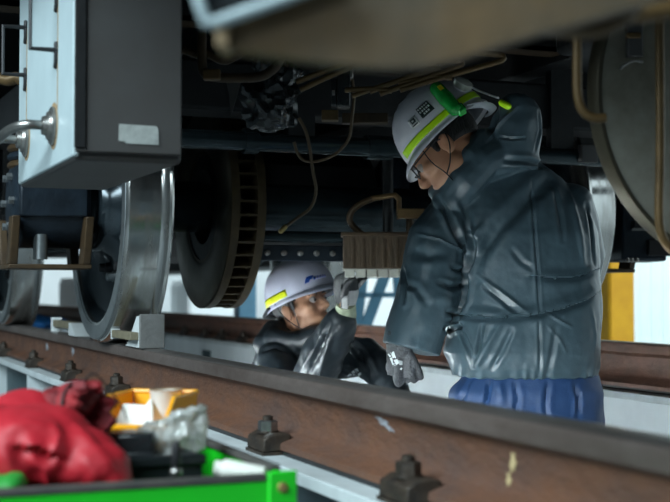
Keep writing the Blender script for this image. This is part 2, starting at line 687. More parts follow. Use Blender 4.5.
def rail(X, label, m_web, m_head, m_top, marks):
    t = thing('running_rail', label, 'rail', (X, 4, RT - 0.135))

    def extr(prof, name, m, smooth=30):
        b = B()
        n = len(prof)
        ys = [Y0, 0.5, 1, 1.5, 2, 3, 4, 6, 9, 14, Y1]
        b.rings([[V((X + p[0], y, RT + p[1])) for p in prof] for y in ys])
        return b.build(name, m, t, smooth)
    # head with rounded gauge corners
    head = [(-0.0315, -0.031), (-0.0325, -0.012), (-0.0305, -0.005), (-0.026, -0.0015), (-0.014, 0.0), (0.014, 0.0), (0.026, -0.0015),
            (0.0305, -0.005), (0.0325, -0.012), (0.0315, -0.031), (0.010, -0.042), (-0.010, -0.042)]
    hd = extr(head, 'rail_head', m_head)
    top = [(-0.0292, -0.0030), (-0.026, -0.0010), (-0.014, 0.0006), (0.014, 0.0006), (0.026, -0.0010), (0.0292, -0.0030), (0.02, -0.004), (-0.02, -0.004)]
    b = B()
    b.rings([[V((X + p[0], y, RT + p[1])) for p in top] for y in (Y0, 3, 8, Y1)])
    b.build('running_surface', m_top, hd)
    web = [(-0.011, -0.040), (-0.0085, -0.050), (-0.008, -0.075), (-0.0095, -0.098), (-0.018, -0.1085), (-0.058, -0.1215), (-0.0615, -0.1240),
           (-0.062, -0.135), (0.062, -0.135), (0.0615, -0.124), (0.058, -0.1215), (0.018, -0.1085), (0.0095, -0.098), (0.008, -0.075), (0.0085, -0.050), (0.011, -0.040)]
    extr(web, 'rail_web', m_web, 50)
    # grout pad / joint strip under the foot
    B().box((X - 0.058, Y0, RT - 0.145), (X + 0.058, Y1, RT - 0.135)).build('rail_pad', 'black_iron', t)
    for (px, py, w, h, ang, m) in marks:
        c = on_x(px, py, X - 0.0092)
        d = B()
        pts = []
        for k in range(14):
            a = 2 * PI * k / 14
            rr = 1 + 0.35 * math.sin(k * 2.7) + 0.2 * math.sin(k * 5.1)
            u, w_ = w * rr * math.cos(a), h * rr * math.sin(a)
            pts.append(V((X - 0.0098, c.y - u * math.cos(ang) - w_ * math.sin(ang), c.z - u * math.sin(ang) + w_ * math.cos(ang))))
        d.prism(pts, (0.0018, 0, 0)).build('paint_mark', m, t)
    return t


rail(XN, 'rusty brown rail with pale paint marks, running beside the green toolbox', 'rust_rail', 'rail_side', 'rail_top',
     [(384, 423, 0.040, 0.0055, 0.28, 'paint_scuff'), (513, 463, 0.008, 0.012, 0.2, 'paint_cream'), (509, 480, 0.007, 0.008, 0.1, 'paint_cream'),
      (47, 347, 0.03, 0.012, 0.1, 'paint_scuff'), (73, 351, 0.03, 0.014, 0.0, 'paint_scuff')])
rail(XF, 'dark brown rail on the white beam, passing behind both workers', 'rust_far', 'rust_far', 'rail_top', [])


# ------------------------------------------------------------------ rail clips
def rail_clip(X, Y, side, label, group, m_nut='clip_iron'):
    z = RT - 0.145
    t = thing('rail_clip', label, 'rail clip', (X + side * 0.075, Y, z), group)
    cx = X + side * 0.070
    B().box((cx - 0.028, Y - 0.050, z), (cx + 0.022, Y + 0.050, z + 0.006)).build('base_plate', 'clip_iron', t)
    # clamp block with a step that overlaps the foot
    pr = [(cx - 0.026, z + 0.006), (cx + 0.020, z + 0.006), (cx + 0.020, z + 0.024), (cx + 0.030, z + 0.027), (cx + 0.030, z + 0.038), (cx - 0.006, z + 0.040), (cx - 0.024, z + 0.030)]
    if side > 0:
        pr = [(2 * cx - p[0], p[1]) for p in pr]
    B().prism([(p[0], Y - 0.048, p[1]) for p in pr], (0, 0.096, 0)).build('clamp', 'clip_iron', t, bevel=0.003)
    B().lathe((cx, Y, z + 0.038), (0, 0, 1), [(0, 0.021), (0.004, 0.021)], 20).build('washer', 'clip_iron', t)
    B().lathe((cx, Y, z + 0.042), (0, 0, 1), [(0, 0.0190), (0.017, 0.0190), (0.019, 0.016)], 6).build('nut', m_nut, t, smooth=20)
    B().lathe((cx, Y, z + 0.040), (0, 0, 1), [(0, 0.0100), (0.028, 0.0100), (0.030, 0.007)], 12).build('bolt', 'clip_iron', t)
    return t


def near_y(px, X):
    return on_x(px, 300, X).y


cy0 = near_y(268, XN - 0.07)
rail_clip(XN, cy0, -1, 'black rail clip with a bright nut, just past the corner of the green toolbox', 'clips along the rusty rail', 'nut_steel')
cy0 = near_y(408, XN - 0.07)
proto = rail_clip(XN, cy0, -1, 'black rail clip below the pale scuff on the rusty rail', 'clips along the rusty rail')
ys = [near_y(x, XN - 0.07) for x in (176, 117, 71, 34, 4)]
labs = ['black rail clip on the rusty rail behind the crumpled clear bag', 'black rail clip on the rusty rail behind the yellow parts bin',
        'black rail clip on the rusty rail above the red drawstring bag', 'black rail clip on the rusty rail beyond the red bag',
        'black rail clip on the rusty rail in front of the chocked wheel']
for y, l in zip(ys, labs):
    copy_tree(proto, (0, y - cy0, 0), l)
fy = [on_x(x, 320, XF - 0.07).y for x in (650, 263, 243, 222, 205, 185)]
pf = rail_clip(XF, fy[1], -1, 'small dark clip at the foot of the far brown rail beneath the brake disc', 'clips along the far rail')
for y in fy[2:]:
    copy_tree(pf, (0, y - fy[1], 0))

# ------------------------------------------------------------------ background aisle
t = thing('yellow_column', 'yellow painted steel column standing beyond the far rail', 'column', (4.75, 6.6, 0))
p = at(613, 300, 8.0)
t.location = (p.x, p.y, 0)
B().box((p.x - 0.10, p.y - 0.10, 0.02), (p.x + 0.10, p.y + 0.10, 5.0)).build('shaft', 'yellow_post', t, bevel=0.02)
B().box((p.x - 0.2, p.y - 0.2, 0), (p.x + 0.2, p.y + 0.2, 0.02)).build('base_plate', 'yellow_post', t)


# blue trestle: two A frames with a diagonal brace
def trestle(label, d, D2_=0.7):
    c = at(378, 300, d)
    t = thing('trestle', label, 'trestle', (c.x, c.y, 0))
    sc = d / FPX
    ax = CR
    for k, off in enumerate((0.0, D2_)):
        o = V((c.x, c.y, 0)) + CF * off

        def P(px, z):
            return o + ax * ((px - 378) * sc) + V((0, 0, z))

        def bar(a, b_, w_, nm):
            x, y, zz = frame(b_ - a, CF)
            B().obox((a + b_) / 2, x * (w_ * 0.7), y * 0.03, (b_ - a) / 2).build(nm, 'blue_steel', t)
        bar(P(340, 0.0), P(368, 1.5), 0.045, 'leg')
        bar(P(412, 0.0), P(396, 1.5), 0.045, 'leg')
        bar(P(354, 0.70), P(394, 1.42), 0.050, 'brace')
        bar(P(356, 1.13), P(400, 1.13), 0.025, 'tie_bar')
    q0, q1 = V((c.x, c.y, 1.52)) - ax * 0.35, V((c.x, c.y, 1.52)) + ax * 0.35
    B().obox(V((c.x, c.y, 1.52)) + CF * (D2_ / 2), ax * 0.3, CF * (D2_ / 2 + 0.1), V((0, 0, 0.02))).build('top_plate', 'blue_steel', t)
    return t


trestle('blue steel trestle with diagonal braces seen beneath the brake block', 8.5, 0.22)
c = at(245, 300, 11.0)
t = thing('blue_column', 'blue steel column seen between the brake disc and the crouching worker', 'column', (c.x, c.y, 0))
B().box((c.x - 0.08, c.y - 0.08, 0.02), (c.x + 0.08, c.y + 0.08, 5.0)).build('shaft', 'blue_steel', t, bevel=0.008)
B().box((c.x - 0.15, c.y - 0.15, 0), (c.x + 0.15, c.y + 0.15, 0.02)).build('base_plate', 'blue_steel', t)

# parts cart: white crates beyond the far rail
for i, (px, d, w, h, lab) in enumerate(((95, 16, 1.6, 1.32, 'white cabinet seen under the chocked wheel'), (205, 15, 0.8, 1.28, 'white cabinet seen under the brake disc'))):
    c = at(px, 300, d)
    t = thing('storage_cabinet', lab, 'cabinet', (c.x, c.y, 0))
    B().box((c.x - 0.3, c.y - w / 2, 0.05), (c.x + 0.3, c.y + w / 2, h)).build('body', 'wall_white', t, bevel=0.01)
    B().box((c.x - 0.32, c.y - w / 2 + 0.02, 0.1), (c.x - 0.3, c.y - 0.01, h - 0.05)).build('door', 'wall_white', t, bevel=0.005)
    B().box((c.x - 0.32, c.y + 0.01, 0.1), (c.x - 0.3, c.y + w / 2 - 0.02, h - 0.05)).build('door', 'wall_white', t, bevel=0.005)
    B().box((c.x - 0.3, c.y - w / 2, 0.0), (c.x + 0.3, c.y + w / 2, 0.05)).build('plinth', 'dark_under', t)

# blue tarpaulin heap between the rails, past the wheel: lies on a low bench in the pit
c = at(42, 323, 8.6)
t = thing('pit_bench', 'low steel bench in the pit under the blue cloth', 'bench', (c.x, c.y, 0))
B().box((c.x - 0.3, c.y - 0.35, 0.86), (c.x + 0.3, c.y + 0.35, 0.90)).build('bench_top', 'beam_side', t, bevel=0.004)
for sx in (-1, 1):
    for sy in (-1, 1):
        B().box((c.x + sx * 0.26 - 0.02, c.y + sy * 0.31 - 0.02, 0), (c.x + sx * 0.26 + 0.02, c.y + sy * 0.31 + 0.02, 0.86)).build('leg', 'beam_dark', t)
b = B()
b.ell((c.x - 0.05, c.y, 0.935), (0.17, 0.22, 0.05))
b.ell((c.x + 0.1, c.y + 0.05, 0.925), (0.13, 0.16, 0.04))
b.ell((c.x - 0.13, c.y - 0.1, 0.92), (0.1, 0.12, 0.03))
me = voxel(b, 0.012, 3)
crumple(me, 14, 0.02, 3.0)
co = get_co(me)
co[:, 2] = np.maximum(co[:, 2], 0.9005)
set_co(me, co)
tag(finish(me, 'folded_cloth', 'blue_cloth'), 'crumpled blue cloth lying past the chocked wheel', 'cloth')

# pit lamps on the inner side of the near beam (below the rail, out of the camera's sight)
for i, y in enumerate((2.2, 3.9, 5.6)):
    t = thing('pit_lamp', 'tube lamp fixed inside the pit under the rusty rail', 'lamp', (XN + 0.14, y, RT - 0.5), 'tube lamps in the pit')
    x = XN + 0.15
    B().box((XN + 0.109, y - 0.62, RT - 0.30), (x, y + 0.62, RT - 0.24)).build('lamp_housing', 'lamp_body', t, bevel=0.004)
    B().box((XN + 0.109, y - 0.62, RT - 0.24), (XN + 0.192, y + 0.62, RT - 0.236)).build('light_shield', 'lamp_body', t)  # added unseen plate, keeps the tube's light off the upper underframe
    B().box((XN + 0.095, y - 0.05, RT - 0.40), (XN + 0.115, y + 0.05, RT - 0.28)).build('bracket', 'lamp_body', t)
    B().cyl((x + 0.022, y - 0.58, RT - 0.27), (x + 0.022, y + 0.58, RT - 0.27), 0.014, n=10).build('tube', 'lamp_tube', t)

# ================================================================== THE CAR OVERHEAD
uf = thing('car_underframe', 'dark underside of the rail car with cross members and brown pipes', 'rail car', (1.61, 4, RT + 1.0))
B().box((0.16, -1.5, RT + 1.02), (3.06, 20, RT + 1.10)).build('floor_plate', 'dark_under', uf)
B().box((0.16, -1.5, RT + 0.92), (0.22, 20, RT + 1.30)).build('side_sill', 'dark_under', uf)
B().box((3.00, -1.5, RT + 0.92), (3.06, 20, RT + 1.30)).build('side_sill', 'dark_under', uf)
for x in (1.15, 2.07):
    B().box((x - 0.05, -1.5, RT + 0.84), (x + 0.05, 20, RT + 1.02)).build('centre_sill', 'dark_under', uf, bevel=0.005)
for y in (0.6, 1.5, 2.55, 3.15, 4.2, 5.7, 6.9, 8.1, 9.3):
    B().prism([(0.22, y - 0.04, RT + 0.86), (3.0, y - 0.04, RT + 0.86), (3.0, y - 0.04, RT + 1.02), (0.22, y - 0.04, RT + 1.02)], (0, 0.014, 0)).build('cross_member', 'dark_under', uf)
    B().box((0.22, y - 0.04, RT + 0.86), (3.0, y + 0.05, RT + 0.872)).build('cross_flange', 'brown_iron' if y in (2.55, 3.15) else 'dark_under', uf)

# transverse pipe with couplings
yb = 3.3
pl, pr_ = on_y(175, 138, yb), on_y(640, 153, yb)
b = B().cyl((pl.x - 0.3, yb, pl.z), (pr_.x + 0.3, yb, pl.z), 0.027, n=20)
tp = b.build('transverse_pipe', 'teal_pipe', uf)
for px in (372, 384, 250):
    q = on_y(px, 140, yb)
    B().cyl((q.x - 0.02, yb, pl.z), (q.x + 0.02, yb, pl.z), 0.036, n=16).build('coupling', 'teal_pipe', tp, smooth=30)
for px in (300, 560):
    q = on_y(px, 140, yb)
    B().box((q.x - 0.04, yb - 0.015, pl.z + 0.02), (q.x + 0.04, yb + 0.015, RT + 0.86)).build('hanger', 'dark_under', tp)
q = on_y(582, 140, yb)
B().box((q.x - 0.03, yb - 0.045, pl.z - 0.02), (q.x + 0.03, yb - 0.02, pl.z + 0.035)).build('clamp', 'box_grey', tp, bevel=0.003)

# nested brown pipes overhead
D1 = 2.75


def pipe(name, pts, r, m, d, parent, n=6, sm=True, dd=None):
    P = [at(p[0], p[1], d if len(p) < 3 else p[2]) for p in pts]
    return B().tube(spline(P, n) if sm else P, r, 10).build(name, m, parent)


for pts, r in (
        ([(380, 48), (440, 52), (494, 54), (503, 57), (497, 62), (450, 75), (400, 90)], 0.0065),
        ([(380, 58), (420, 60), (456, 61), (462, 64), (456, 67), (425, 78), (380, 94)], 0.0060),
        ([(370, 64), (405, 64), (432, 64), (437, 67), (430, 70), (400, 80), (370, 92)], 0.0055),
        ([(345, 90), (375, 89), (392, 91)], 0.006), ([(352, 96), (400, 80), (440, 68)], 0.0055), ([(398, 83), (420, 79), (428, 84)], 0.005),
        ([(296, 82), (322, 72), (350, 62)], 0.0065), ([(300, 90), (330, 76), (352, 67)], 0.006), ([(430, 76), (452, 78)], 0.006)):
    pipe('brake_pipe', pts, r, 'brown_pipe', D1, uf)
B().obox(at(365, 119, 3.0), CR * 0.055, CF * 0.02, ZU * 0.012).build('pipe_clamp', 'brown_iron', uf, bevel=0.002)
B().obox(at(330, 116, 3.0), CR * 0.02, CF * 0.02, ZU * 0.012).build('pipe_clamp', 'brown_pipe', uf, bevel=0.002)
# hook pipe and upright pipe by the drum
pipe('drop_pipe', [(544, -250), (545, -60), (549, -6), (561, 10), (573, 22), (577, 38), (577, 70), (578, 96), (583, 111), (594, 118), (606, 118)], 0.0075, 'brown_pipe', 1.95, uf)
pipe('drop_pipe', [(657, -215), (658, -60), (659, 0), (660, 80), (660, 160), (659, 210), (661, 232), (668, 246), (682, 256), (700, 258)], 0.0080, 'brown_pipe', 2.1, uf)
# bracket beam and hanging strap near the brown bracket on the left
pipe('bracket_bar', [(202, 30), (202, 58), (204, 72), (214, 77), (240, 78), (262, 76), (276, 66), (284, 50)], 0.010, 'brown_iron', 2.6, uf)
pipe('bracket_bar', [(204, 52), (225, 61), (246, 50)], 0.008, 'brown_iron', 2.62, uf)
pipe('bracket_bar', [(183, 50), (200, 56)], 0.008, 'brown_iron', 2.62, uf)
B().obox(at(212, 75, 2.59), CR * 0.018, CF * 0.012, ZU * 0.011).build('bracket_foot', 'brown_pipe', uf, bevel=0.003)
pipe('bracket_bar', [(0, 78), (8, 80), (16, 78), (22, 80)], 0.016, 'brown_pipe', 3.2, uf)
# hanging loose strips
b = B()
b.prism([at(225, 76, 2.9), at(242, 76, 2.9), at(238, 92, 2.9), at(231, 116, 2.9), at(229, 95, 2.9)], CF * 0.006)
b.build('hanging_flap', 'box_grey', uf)

# junction box with its looping cables
jb = thing('junction_box', 'small glossy black junction box with cables looping below it', 'junction box', tuple(at(340, 108, 2.85)))
J = 2.85


def jbox(x0, y0, x1, y1, dep, m, name, bev=0.003, d=J):
    c = at((x0 + x1) / 2, (y0 + y1) / 2, d)
    s = FPX / d
    return B().obox(c, CR * ((x1 - x0) / 2 / s), CF * dep, ZU * ((y1 - y0) / 2 / s)).build(name, m, jb, bevel=bev)


jbox(337, 72, 350, 108, 0.03, 'black_plastic', 'housing')
jbox(331, 80, 337, 107, 0.025, 'black_plastic', 'side_cover')
jbox(318, 62, 372, 69, 0.05, 'black_plastic', 'mounting_plate')
jbox(346, 70, 353, 80, 0.02, 'steel_pipe', 'gland')
jbox(332, 92, 335, 97, 0.028, 'steel_pipe', 'latch', 0.001)
jbox(344, 30, 350, 62, 0.01, 'dark_under', 'hanger', 0.001)
for pts, r in (([(352, 78), (354, 95), (352, 118), (349, 138), (338, 152), (322, 160), (306, 161), (298, 154), (294, 142)], 0.0035),
               ([(299, 118), (306, 132), (310, 150), (313, 172), (316, 190), (311, 207), (296, 219), (284, 228)], 0.0038)):
    pipe('cable', pts, r, 'cable_brown', J, jb, 8)
B().capsule([at(285, 227, J), at(281, 231, J)], 0.006, 8).build('cable_end', 'brass', jb)

# crumpled black plastic wrapped around a hose end
b = B()
b.ell(at(268, 100, 2.95), (0.060, 0.06, 0.070))
b.ell(at(262, 112, 2.95), (0.045, 0.045, 0.040))
b.ell(at(290, 86, 2.95), (0.026, 0.03, 0.060))
b.ell(at(288, 108, 2.95), (0.018, 0.02, 0.045))
b.tube([at(270, 90, 2.95), at(272, 60, 2.95), at(272, 20, 2.95)], 0.035, 12)
me = voxel(b, 0.007, 2)
crumple(me, 16, 0.022, 1.0, True)
tag(finish(me, 'plastic_wrap', 'black_plastic', None, 25), 'crumpled black plastic wrap around a hose end under the car', 'plastic wrap')

# big blurred brown duct close to the camera
du = thing('air_duct', 'brown sheet metal duct with a pale frame hanging close under the car floor', 'duct', tuple(at(400, 60, 0.95)))
DD = 0.95
prof = [(212, -60), (214, 30), (222, 44), (250, 51), (300, 58), (350, 64), (390, 67), (425, 65), (460, 57), (500, 44), (540, 32), (580, 22), (640, 4), (700, -20), (700, -60)]
b = B()
rings = []
for k, (dz, inset) in enumerate(((0, 0.0), (0.012, -0.002), (0.05, 0.006), (0.24, 0.044), (0.27, 0.056))):
    ring = []
    for (x, y) in prof:
        q = at(x, y, DD) + CF * dz
        if y > -50:
            q = q + ZU * inset
        ring.append(q)
    rings.append(ring)
b.rings(rings)
b.build('duct_body', 'brown_duct', du, smooth=60)
fr = [at(196, -50, 0.92), at(199, 0, 0.92), at(206, 22, 0.92), at(214, 23, 0.92), at(240, 14, 0.92), at(280, 0, 0.92), at(340, -22, 0.92)]
B().tube(fr, 0.0048, 10).build('frame_edge', 'frame_pale', du)
b = B()
b.prism([at(200, -50, 0.93), at(202, 0, 0.93), at(208, 20, 0.93), at(240, 11, 0.93), at(278, -3, 0.93), at(330, -24, 0.93), at(340, -50, 0.93)], CF * 0.01)
b.build('frame_panel', 'black_plastic', du)
B().obox(at(225, 36, 0.96), CR * 0.005, CF * 0.02, ZU * 0.012).build('corner_plate', 'rust_streak', du, bevel=0.002)
ho = thing('hose', 'thick brown hose curving beneath the duct towards the round drum', 'hose', tuple(at(580, 32, 1.15)))
B().tube(spline([at(470, 40, 1.1), at(520, 26, 1.12), at(560, 30, 1.15), (at(592, 31, 1.15)), at(618, 22, 1.15), at(634, 4, 1.15), at(640, -30, 1.15)], 6), 0.0075, 12).build('hose_body', 'brown_duct', ho)
B().tube(spline([at(615, 12, 1.2), at(640, 14, 1.2), at(680, 8, 1.2)], 6), 0.009, 12).build('hose_branch', 'brown_pipe', ho)

# round drum at the right
dr = thing('round_drum', 'large round dusty metal drum end hung under the car', 'drum', (0, 0, 0))
dc = at(731, 100, 2.4)
dr.location = dc
RD = 0.318
B().lathe(dc, (0, 1, 0), [(-0.034, 0.02), (-0.032, RD * 0.45), (-0.026, RD * 0.75), (-0.014, RD * 0.955)], 72).build('drum_face', 'drum_metal', dr, smooth=60)
B().lathe(dc, (0, 1, 0), [(-0.010, RD * 0.955), (-0.016, RD * 0.96), (-0.016, RD * 0.985), (-0.006, RD), (0.012, RD), (0.016, RD * 0.97), (0.016, RD * 0.9)], 72, True).build('drum_rim', 'drum_rim', dr, smooth=35)
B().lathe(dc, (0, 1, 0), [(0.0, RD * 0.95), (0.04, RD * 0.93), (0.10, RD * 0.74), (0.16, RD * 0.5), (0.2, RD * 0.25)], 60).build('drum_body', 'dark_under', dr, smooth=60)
ba = at(634, 30, 2.28)
hs = at(634, 20, 2.27)
B().obox(V((hs.x, hs.y, (hs.z - 0.068 + RT + 1.03) / 2)), CR * 0.014, CF * 0.010, ZU * ((RT + 1.03 - hs.z + 0.068) / 2)).build('hanger_strap', 'box_grey', dr, bevel=0.002)
B().box((dc.x - 0.03, dc.y + 0.02, dc.z + 0.15), (dc.x + 0.03, dc.y + 0.06, RT + 1.03)).build('hanger_post', 'dark_under', dr)
B().obox(at(633, 36, 2.262), CR * 0.013, CF * 0.008, ZU * 0.005).build('strap_rivet', 'brown_pipe', dr, bevel=0.002)
arc = [at(620, 69, 2.27), at(626, 64, 2.27), at(634, 61, 2.27), at(643, 62, 2.27)]
B().tube(spline(arc, 4), 0.0045, 8, 0.6).build('strap_end', 'steel_pipe', dr)

# ------------------------------------------------------------------ white equipment box
EX0, EX1 = 0.40, 0.597
EY0, EY1 = 2.156, 2.80
EZ0 = RT + 0.388
EZ1 = RT + 1.02
eb = thing('equipment_box', 'white sided equipment box with black bar handles hung over the wheel', 'equipment box', (0.5, 2.45, EZ0))
B().box((EX0 + 0.004, EY0 + 0.012, EZ0), (EX1, EY1, EZ1)).build('box_body', 'box_grey', eb, bevel=0.008)
B().box((EX0, EY0 + 0.004, EZ0 + 0.006), (EX0 + 0.012, EY1 - 0.004, EZ1)).build('side_panel', 'box_white', eb, bevel=0.004)
B().box((EX0 + 0.004, EY0, EZ0 + 0.014), (EX1 - 0.004, EY0 + 0.012, EZ1)).build('end_panel', 'box_grey', eb, bevel=0.003)
B().box((EX0 + 0.002, EY0 - 0.004, EZ0 + 0.02), (EX0 + 0.022, EY0 + 0.002, EZ1)).build('corner_strip', 'dark_under', eb, bevel=0.002)
c0, c1 = on_y(119, 124, EY0), on_y(158, 145, EY0)
b = B()
poly = [(c0.x, c0.z), (c1.x - 0.004, c0.z - 0.001), (c1.x, c0.z - 0.006), (c1.x + 0.001, c1.z), (c0.x + 0.012, c1.z), (c0.x + 0.011, c1.z + 0.003), (c0.x, c1.z + 0.004)]
b.prism([(p[0], EY0 - 0.002, p[1]) for p in poly], (0, 0.003, 0))
b.build('label_plate', 'label_plate', eb)


def bar_handle(p_top, p_bot, out=0.045):
    a, c = on_x(*p_top, EX0), on_x(*p_bot, EX0)
    y = (a.y + c.y) / 2
    h = B()
    h.tube([(EX0 - 0.002, y, a.z), (EX0 - out, y, a.z), (EX0 - out, y, c.z), (EX0 - 0.002, y, c.z)], 0.0048, 8)
    hd = h.build('handle', 'black_iron', eb, smooth=30)
    for z in (a.z, c.z):
        B().capsule([(EX0 - 0.003, y, z + 0.012), (EX0 - 0.003, y, z - 0.020), (EX0 - 0.003, y + 0.006, z - 0.030)], 0.0042, 8).build('foot', 'black_iron', hd)
        B().box((EX0 - 0.0006, y - 0.004, z - 0.11), (EX0 + 0.001, y + 0.003, z)).build('rust_streak', 'rust_streak', hd)
    return hd


bar_handle((27, 28), (27, 75), 0.050)
bar_handle((58, -6), (58, 50), 0.050)


def pipe_flange(px, py):
    c = on_x(px, py, EX0)
    B().lathe(c, (-1, 0, 0), [(-0.001, 0.044), (0.001, 0.044)], 28).build('sealant_ring', 'rust_streak', eb)
    f = B().lathe(c, (-1, 0, 0), [(0, 0.036), (0.006, 0.036), (0.008, 0.033), (0.008, 0.028), (0.013, 0.026), (0.015, 0.019), (0.022, 0.017)], 28).build('pipe_flange', 'steel_pipe', eb, smooth=25)
    return c


fa = pipe_flange(54, 126)
fb = pipe_flange(27, 140)
B().tube(spline([fa + V((0, 0, 0)), fa + V((-0.05, 0, 0)), fa + V((-0.075, 0.04, -0.006)), fa + V((-0.09, 0.12, -0.02)), fa + V((-0.10, 0.22, -0.03))], 6), 0.009, 12).build('conduit', 'steel_pipe', eb)
B().tube(spline([fb + V((0, 0, 0)), fb + V((-0.06, 0, 0)), fb + V((-0.085, 0.03, 0.004)), fb + V((-0.10, 0.1, 0.01))], 6), 0.009, 12).build('conduit', 'steel_pipe', eb)
b = fb + V((-0.085, 0.03, 0.004))
B().ell(b, (0.016, 0.016, 0.014), n=12, m=8).build('elbow_joint', 'black_iron', eb)
B().tube(spline([b, b + V((0.0, 0.05, -0.05)), b + V((0.0, 0.12, -0.11)), b + V((0, 0.25, -0.14))], 6), 0.0035, 8).build('wire', 'steel_pipe', eb)

# darker equipment boxes further along and on the far side
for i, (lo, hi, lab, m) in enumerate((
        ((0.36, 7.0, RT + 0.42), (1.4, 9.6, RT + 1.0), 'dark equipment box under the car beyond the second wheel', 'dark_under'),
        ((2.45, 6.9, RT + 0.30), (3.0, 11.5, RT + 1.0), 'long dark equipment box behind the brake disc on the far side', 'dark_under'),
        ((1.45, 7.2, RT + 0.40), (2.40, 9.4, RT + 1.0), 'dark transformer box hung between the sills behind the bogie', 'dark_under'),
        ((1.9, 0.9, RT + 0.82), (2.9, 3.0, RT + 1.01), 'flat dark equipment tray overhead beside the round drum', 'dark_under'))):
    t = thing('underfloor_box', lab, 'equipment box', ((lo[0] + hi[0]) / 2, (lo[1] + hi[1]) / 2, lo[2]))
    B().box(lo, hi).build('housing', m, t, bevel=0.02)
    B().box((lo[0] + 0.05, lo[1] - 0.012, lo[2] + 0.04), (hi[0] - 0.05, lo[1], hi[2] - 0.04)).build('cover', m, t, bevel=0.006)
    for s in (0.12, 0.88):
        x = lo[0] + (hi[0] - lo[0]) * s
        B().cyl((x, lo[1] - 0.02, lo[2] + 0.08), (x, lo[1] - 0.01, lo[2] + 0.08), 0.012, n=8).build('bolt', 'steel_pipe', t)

# ------------------------------------------------------------------ wheelsets
AX = 3.88
RW = 0.43


def wheel(parent, X, s, Y, mats=True):
    """s = +1: flange towards +X"""
    z = RT + RW
    o = V((X, Y, z))
    ax = V((s, 0, 0))
    w = B().lathe(o, ax, [(-0.064, RW - 0.062), (-0.066, RW - 0.058), (-0.066, RW - 0.010), (-0.060, RW - 0.003), (-0.055, RW - 0.001), (0.030, RW + 0.001), (0.040, RW + 0.006),
                          (0.046, RW + 0.016), (0.051, RW + 0.026), (0.057, RW + 0.029), (0.063, RW + 0.026), (0.067, RW + 0.012), (0.068, RW - 0.01),
                          (0.068, RW - 0.055), (0.064, RW - 0.062)], 96, True)
    tr = w.build('wheel_tyre', 'wheel_tread', parent, smooth=35)
    # side ring of the rim
    B().lathe(o, ax, [(-0.0665, RW - 0.054), (-0.0685, RW - 0.052), (-0.0685, RW - 0.012), (-0.0665, RW - 0.010)], 96, True).build('rim_ring', 'wheel_rim', tr, smooth=35)
    B().lathe(o, ax, [(-0.055, RW - 0.060), (-0.030, RW - 0.075), (-0.012, RW - 0.10), (0.004, 0.26), (0.000, 0.20), (-0.020, 0.165), (-0.055, 0.150), (-0.075, 0.145),
                      (-0.08, 0.135), (-0.08, 0.10), (0.085, 0.10), (0.085, 0.145), (0.05, 0.155), (0.030, 0.20), (0.030, 0.26), (0.022, RW - 0.10), (0.04, RW - 0.075), (0.055, RW - 0.06)], 72, True).build('wheel_plate', 'wheel_plate', parent, smooth=50)
    for k in range(12):
        a = 2 * PI * k / 12
        c = o + V((0, math.cos(a) * 0.225, math.sin(a) * 0.225))
        B().lathe(c, -ax, [(-0.02, 0.017), (0.012, 0.017), (0.014, 0.014), (0.030, 0.013), (0.032, 0.009)], 10).build('plate_bolt', 'wheel_rim' if k % 2 else 'black_iron', parent, smooth=30)


def wheelset(Y, label, discs=True):
    t = thing('wheelset', label, 'wheelset', (1.61, Y, RT))
    wheel(t, XN - 0.002, 1, Y)
    wheel(t, XF + 0.002, -1, Y)
    z = RT + RW
    B().lathe((0.62, Y, z), (1, 0, 0), [(0, 0.06), (0.1, 0.065), (0.12, 0.09), (0.33, 0.095), (0.36, 0.082), (1.62, 0.082), (1.65, 0.095), (1.86, 0.09), (1.88, 0.065), (1.98, 0.06)], 40).build('axle', 'teal_pipe', t, smooth=40)
    if discs:
        for xd, s in ((1.187, 1), (2.03, -1)):
            o = V((xd, Y, z))
            RB = 0.326
            h = 0.054
            for q in (-1, 1):
                pr = [(q * h, RB), (q * (h - 0.026), RB), (q * (h - 0.028), 0.17), (q * h, 0.17)]
                d = B().lathe(o, (1, 0, 0), pr, 80, True).build('disc_ring', 'brake_bronze', t, smooth=35)
                B().lathe(o, (1, 0, 0), [(q * (h + 0.001), RB - 0.006), (q * (h + 0.003), RB - 0.010), (q * (h + 0.003), 0.185), (q * (h + 0.001), 0.18)], 80, True).build('friction_face', 'brake_face', d, smooth=35)
            for k in range(48):
                a = 2 * PI * k / 48
                cdir = V((0, math.cos(a), math.sin(a)))
                tdir = V((0, -math.sin(a), math.cos(a)))
                if k == 0:
                    v0 = B().obox(o + cdir * 0.25, V((h - 0.024, 0, 0)), cdir * 0.073, tdir * 0.0035).build('vane', 'brake_bronze', t)
                    # put the vane's origin on the axle so that copies only need turning
                    me = v0.data
                    me.transform(Matrix.Translation(v0.location - o))
                    v0.location = o
                else:
                    v = v0.copy()
                    COL.objects.link(v)
                    v.rotation_euler = (a, 0, 0)
            B().lathe(o, (1, 0, 0), [(-0.05, 0.12), (0.05, 0.12), (0.05, 0.175), (0.02, 0.185), (-0.02, 0.185), (-0.05, 0.175)], 40, True).build('disc_hub', 'dark_blue_iron', t, smooth=35)
    return t


wheelset(AX, 'bright treaded wheelset with brown ventilated brake discs, chocked on the rusty rail')
wheelset(AX + 2.2, 'wheelset further along the rusty rail, past the chocked one', False)

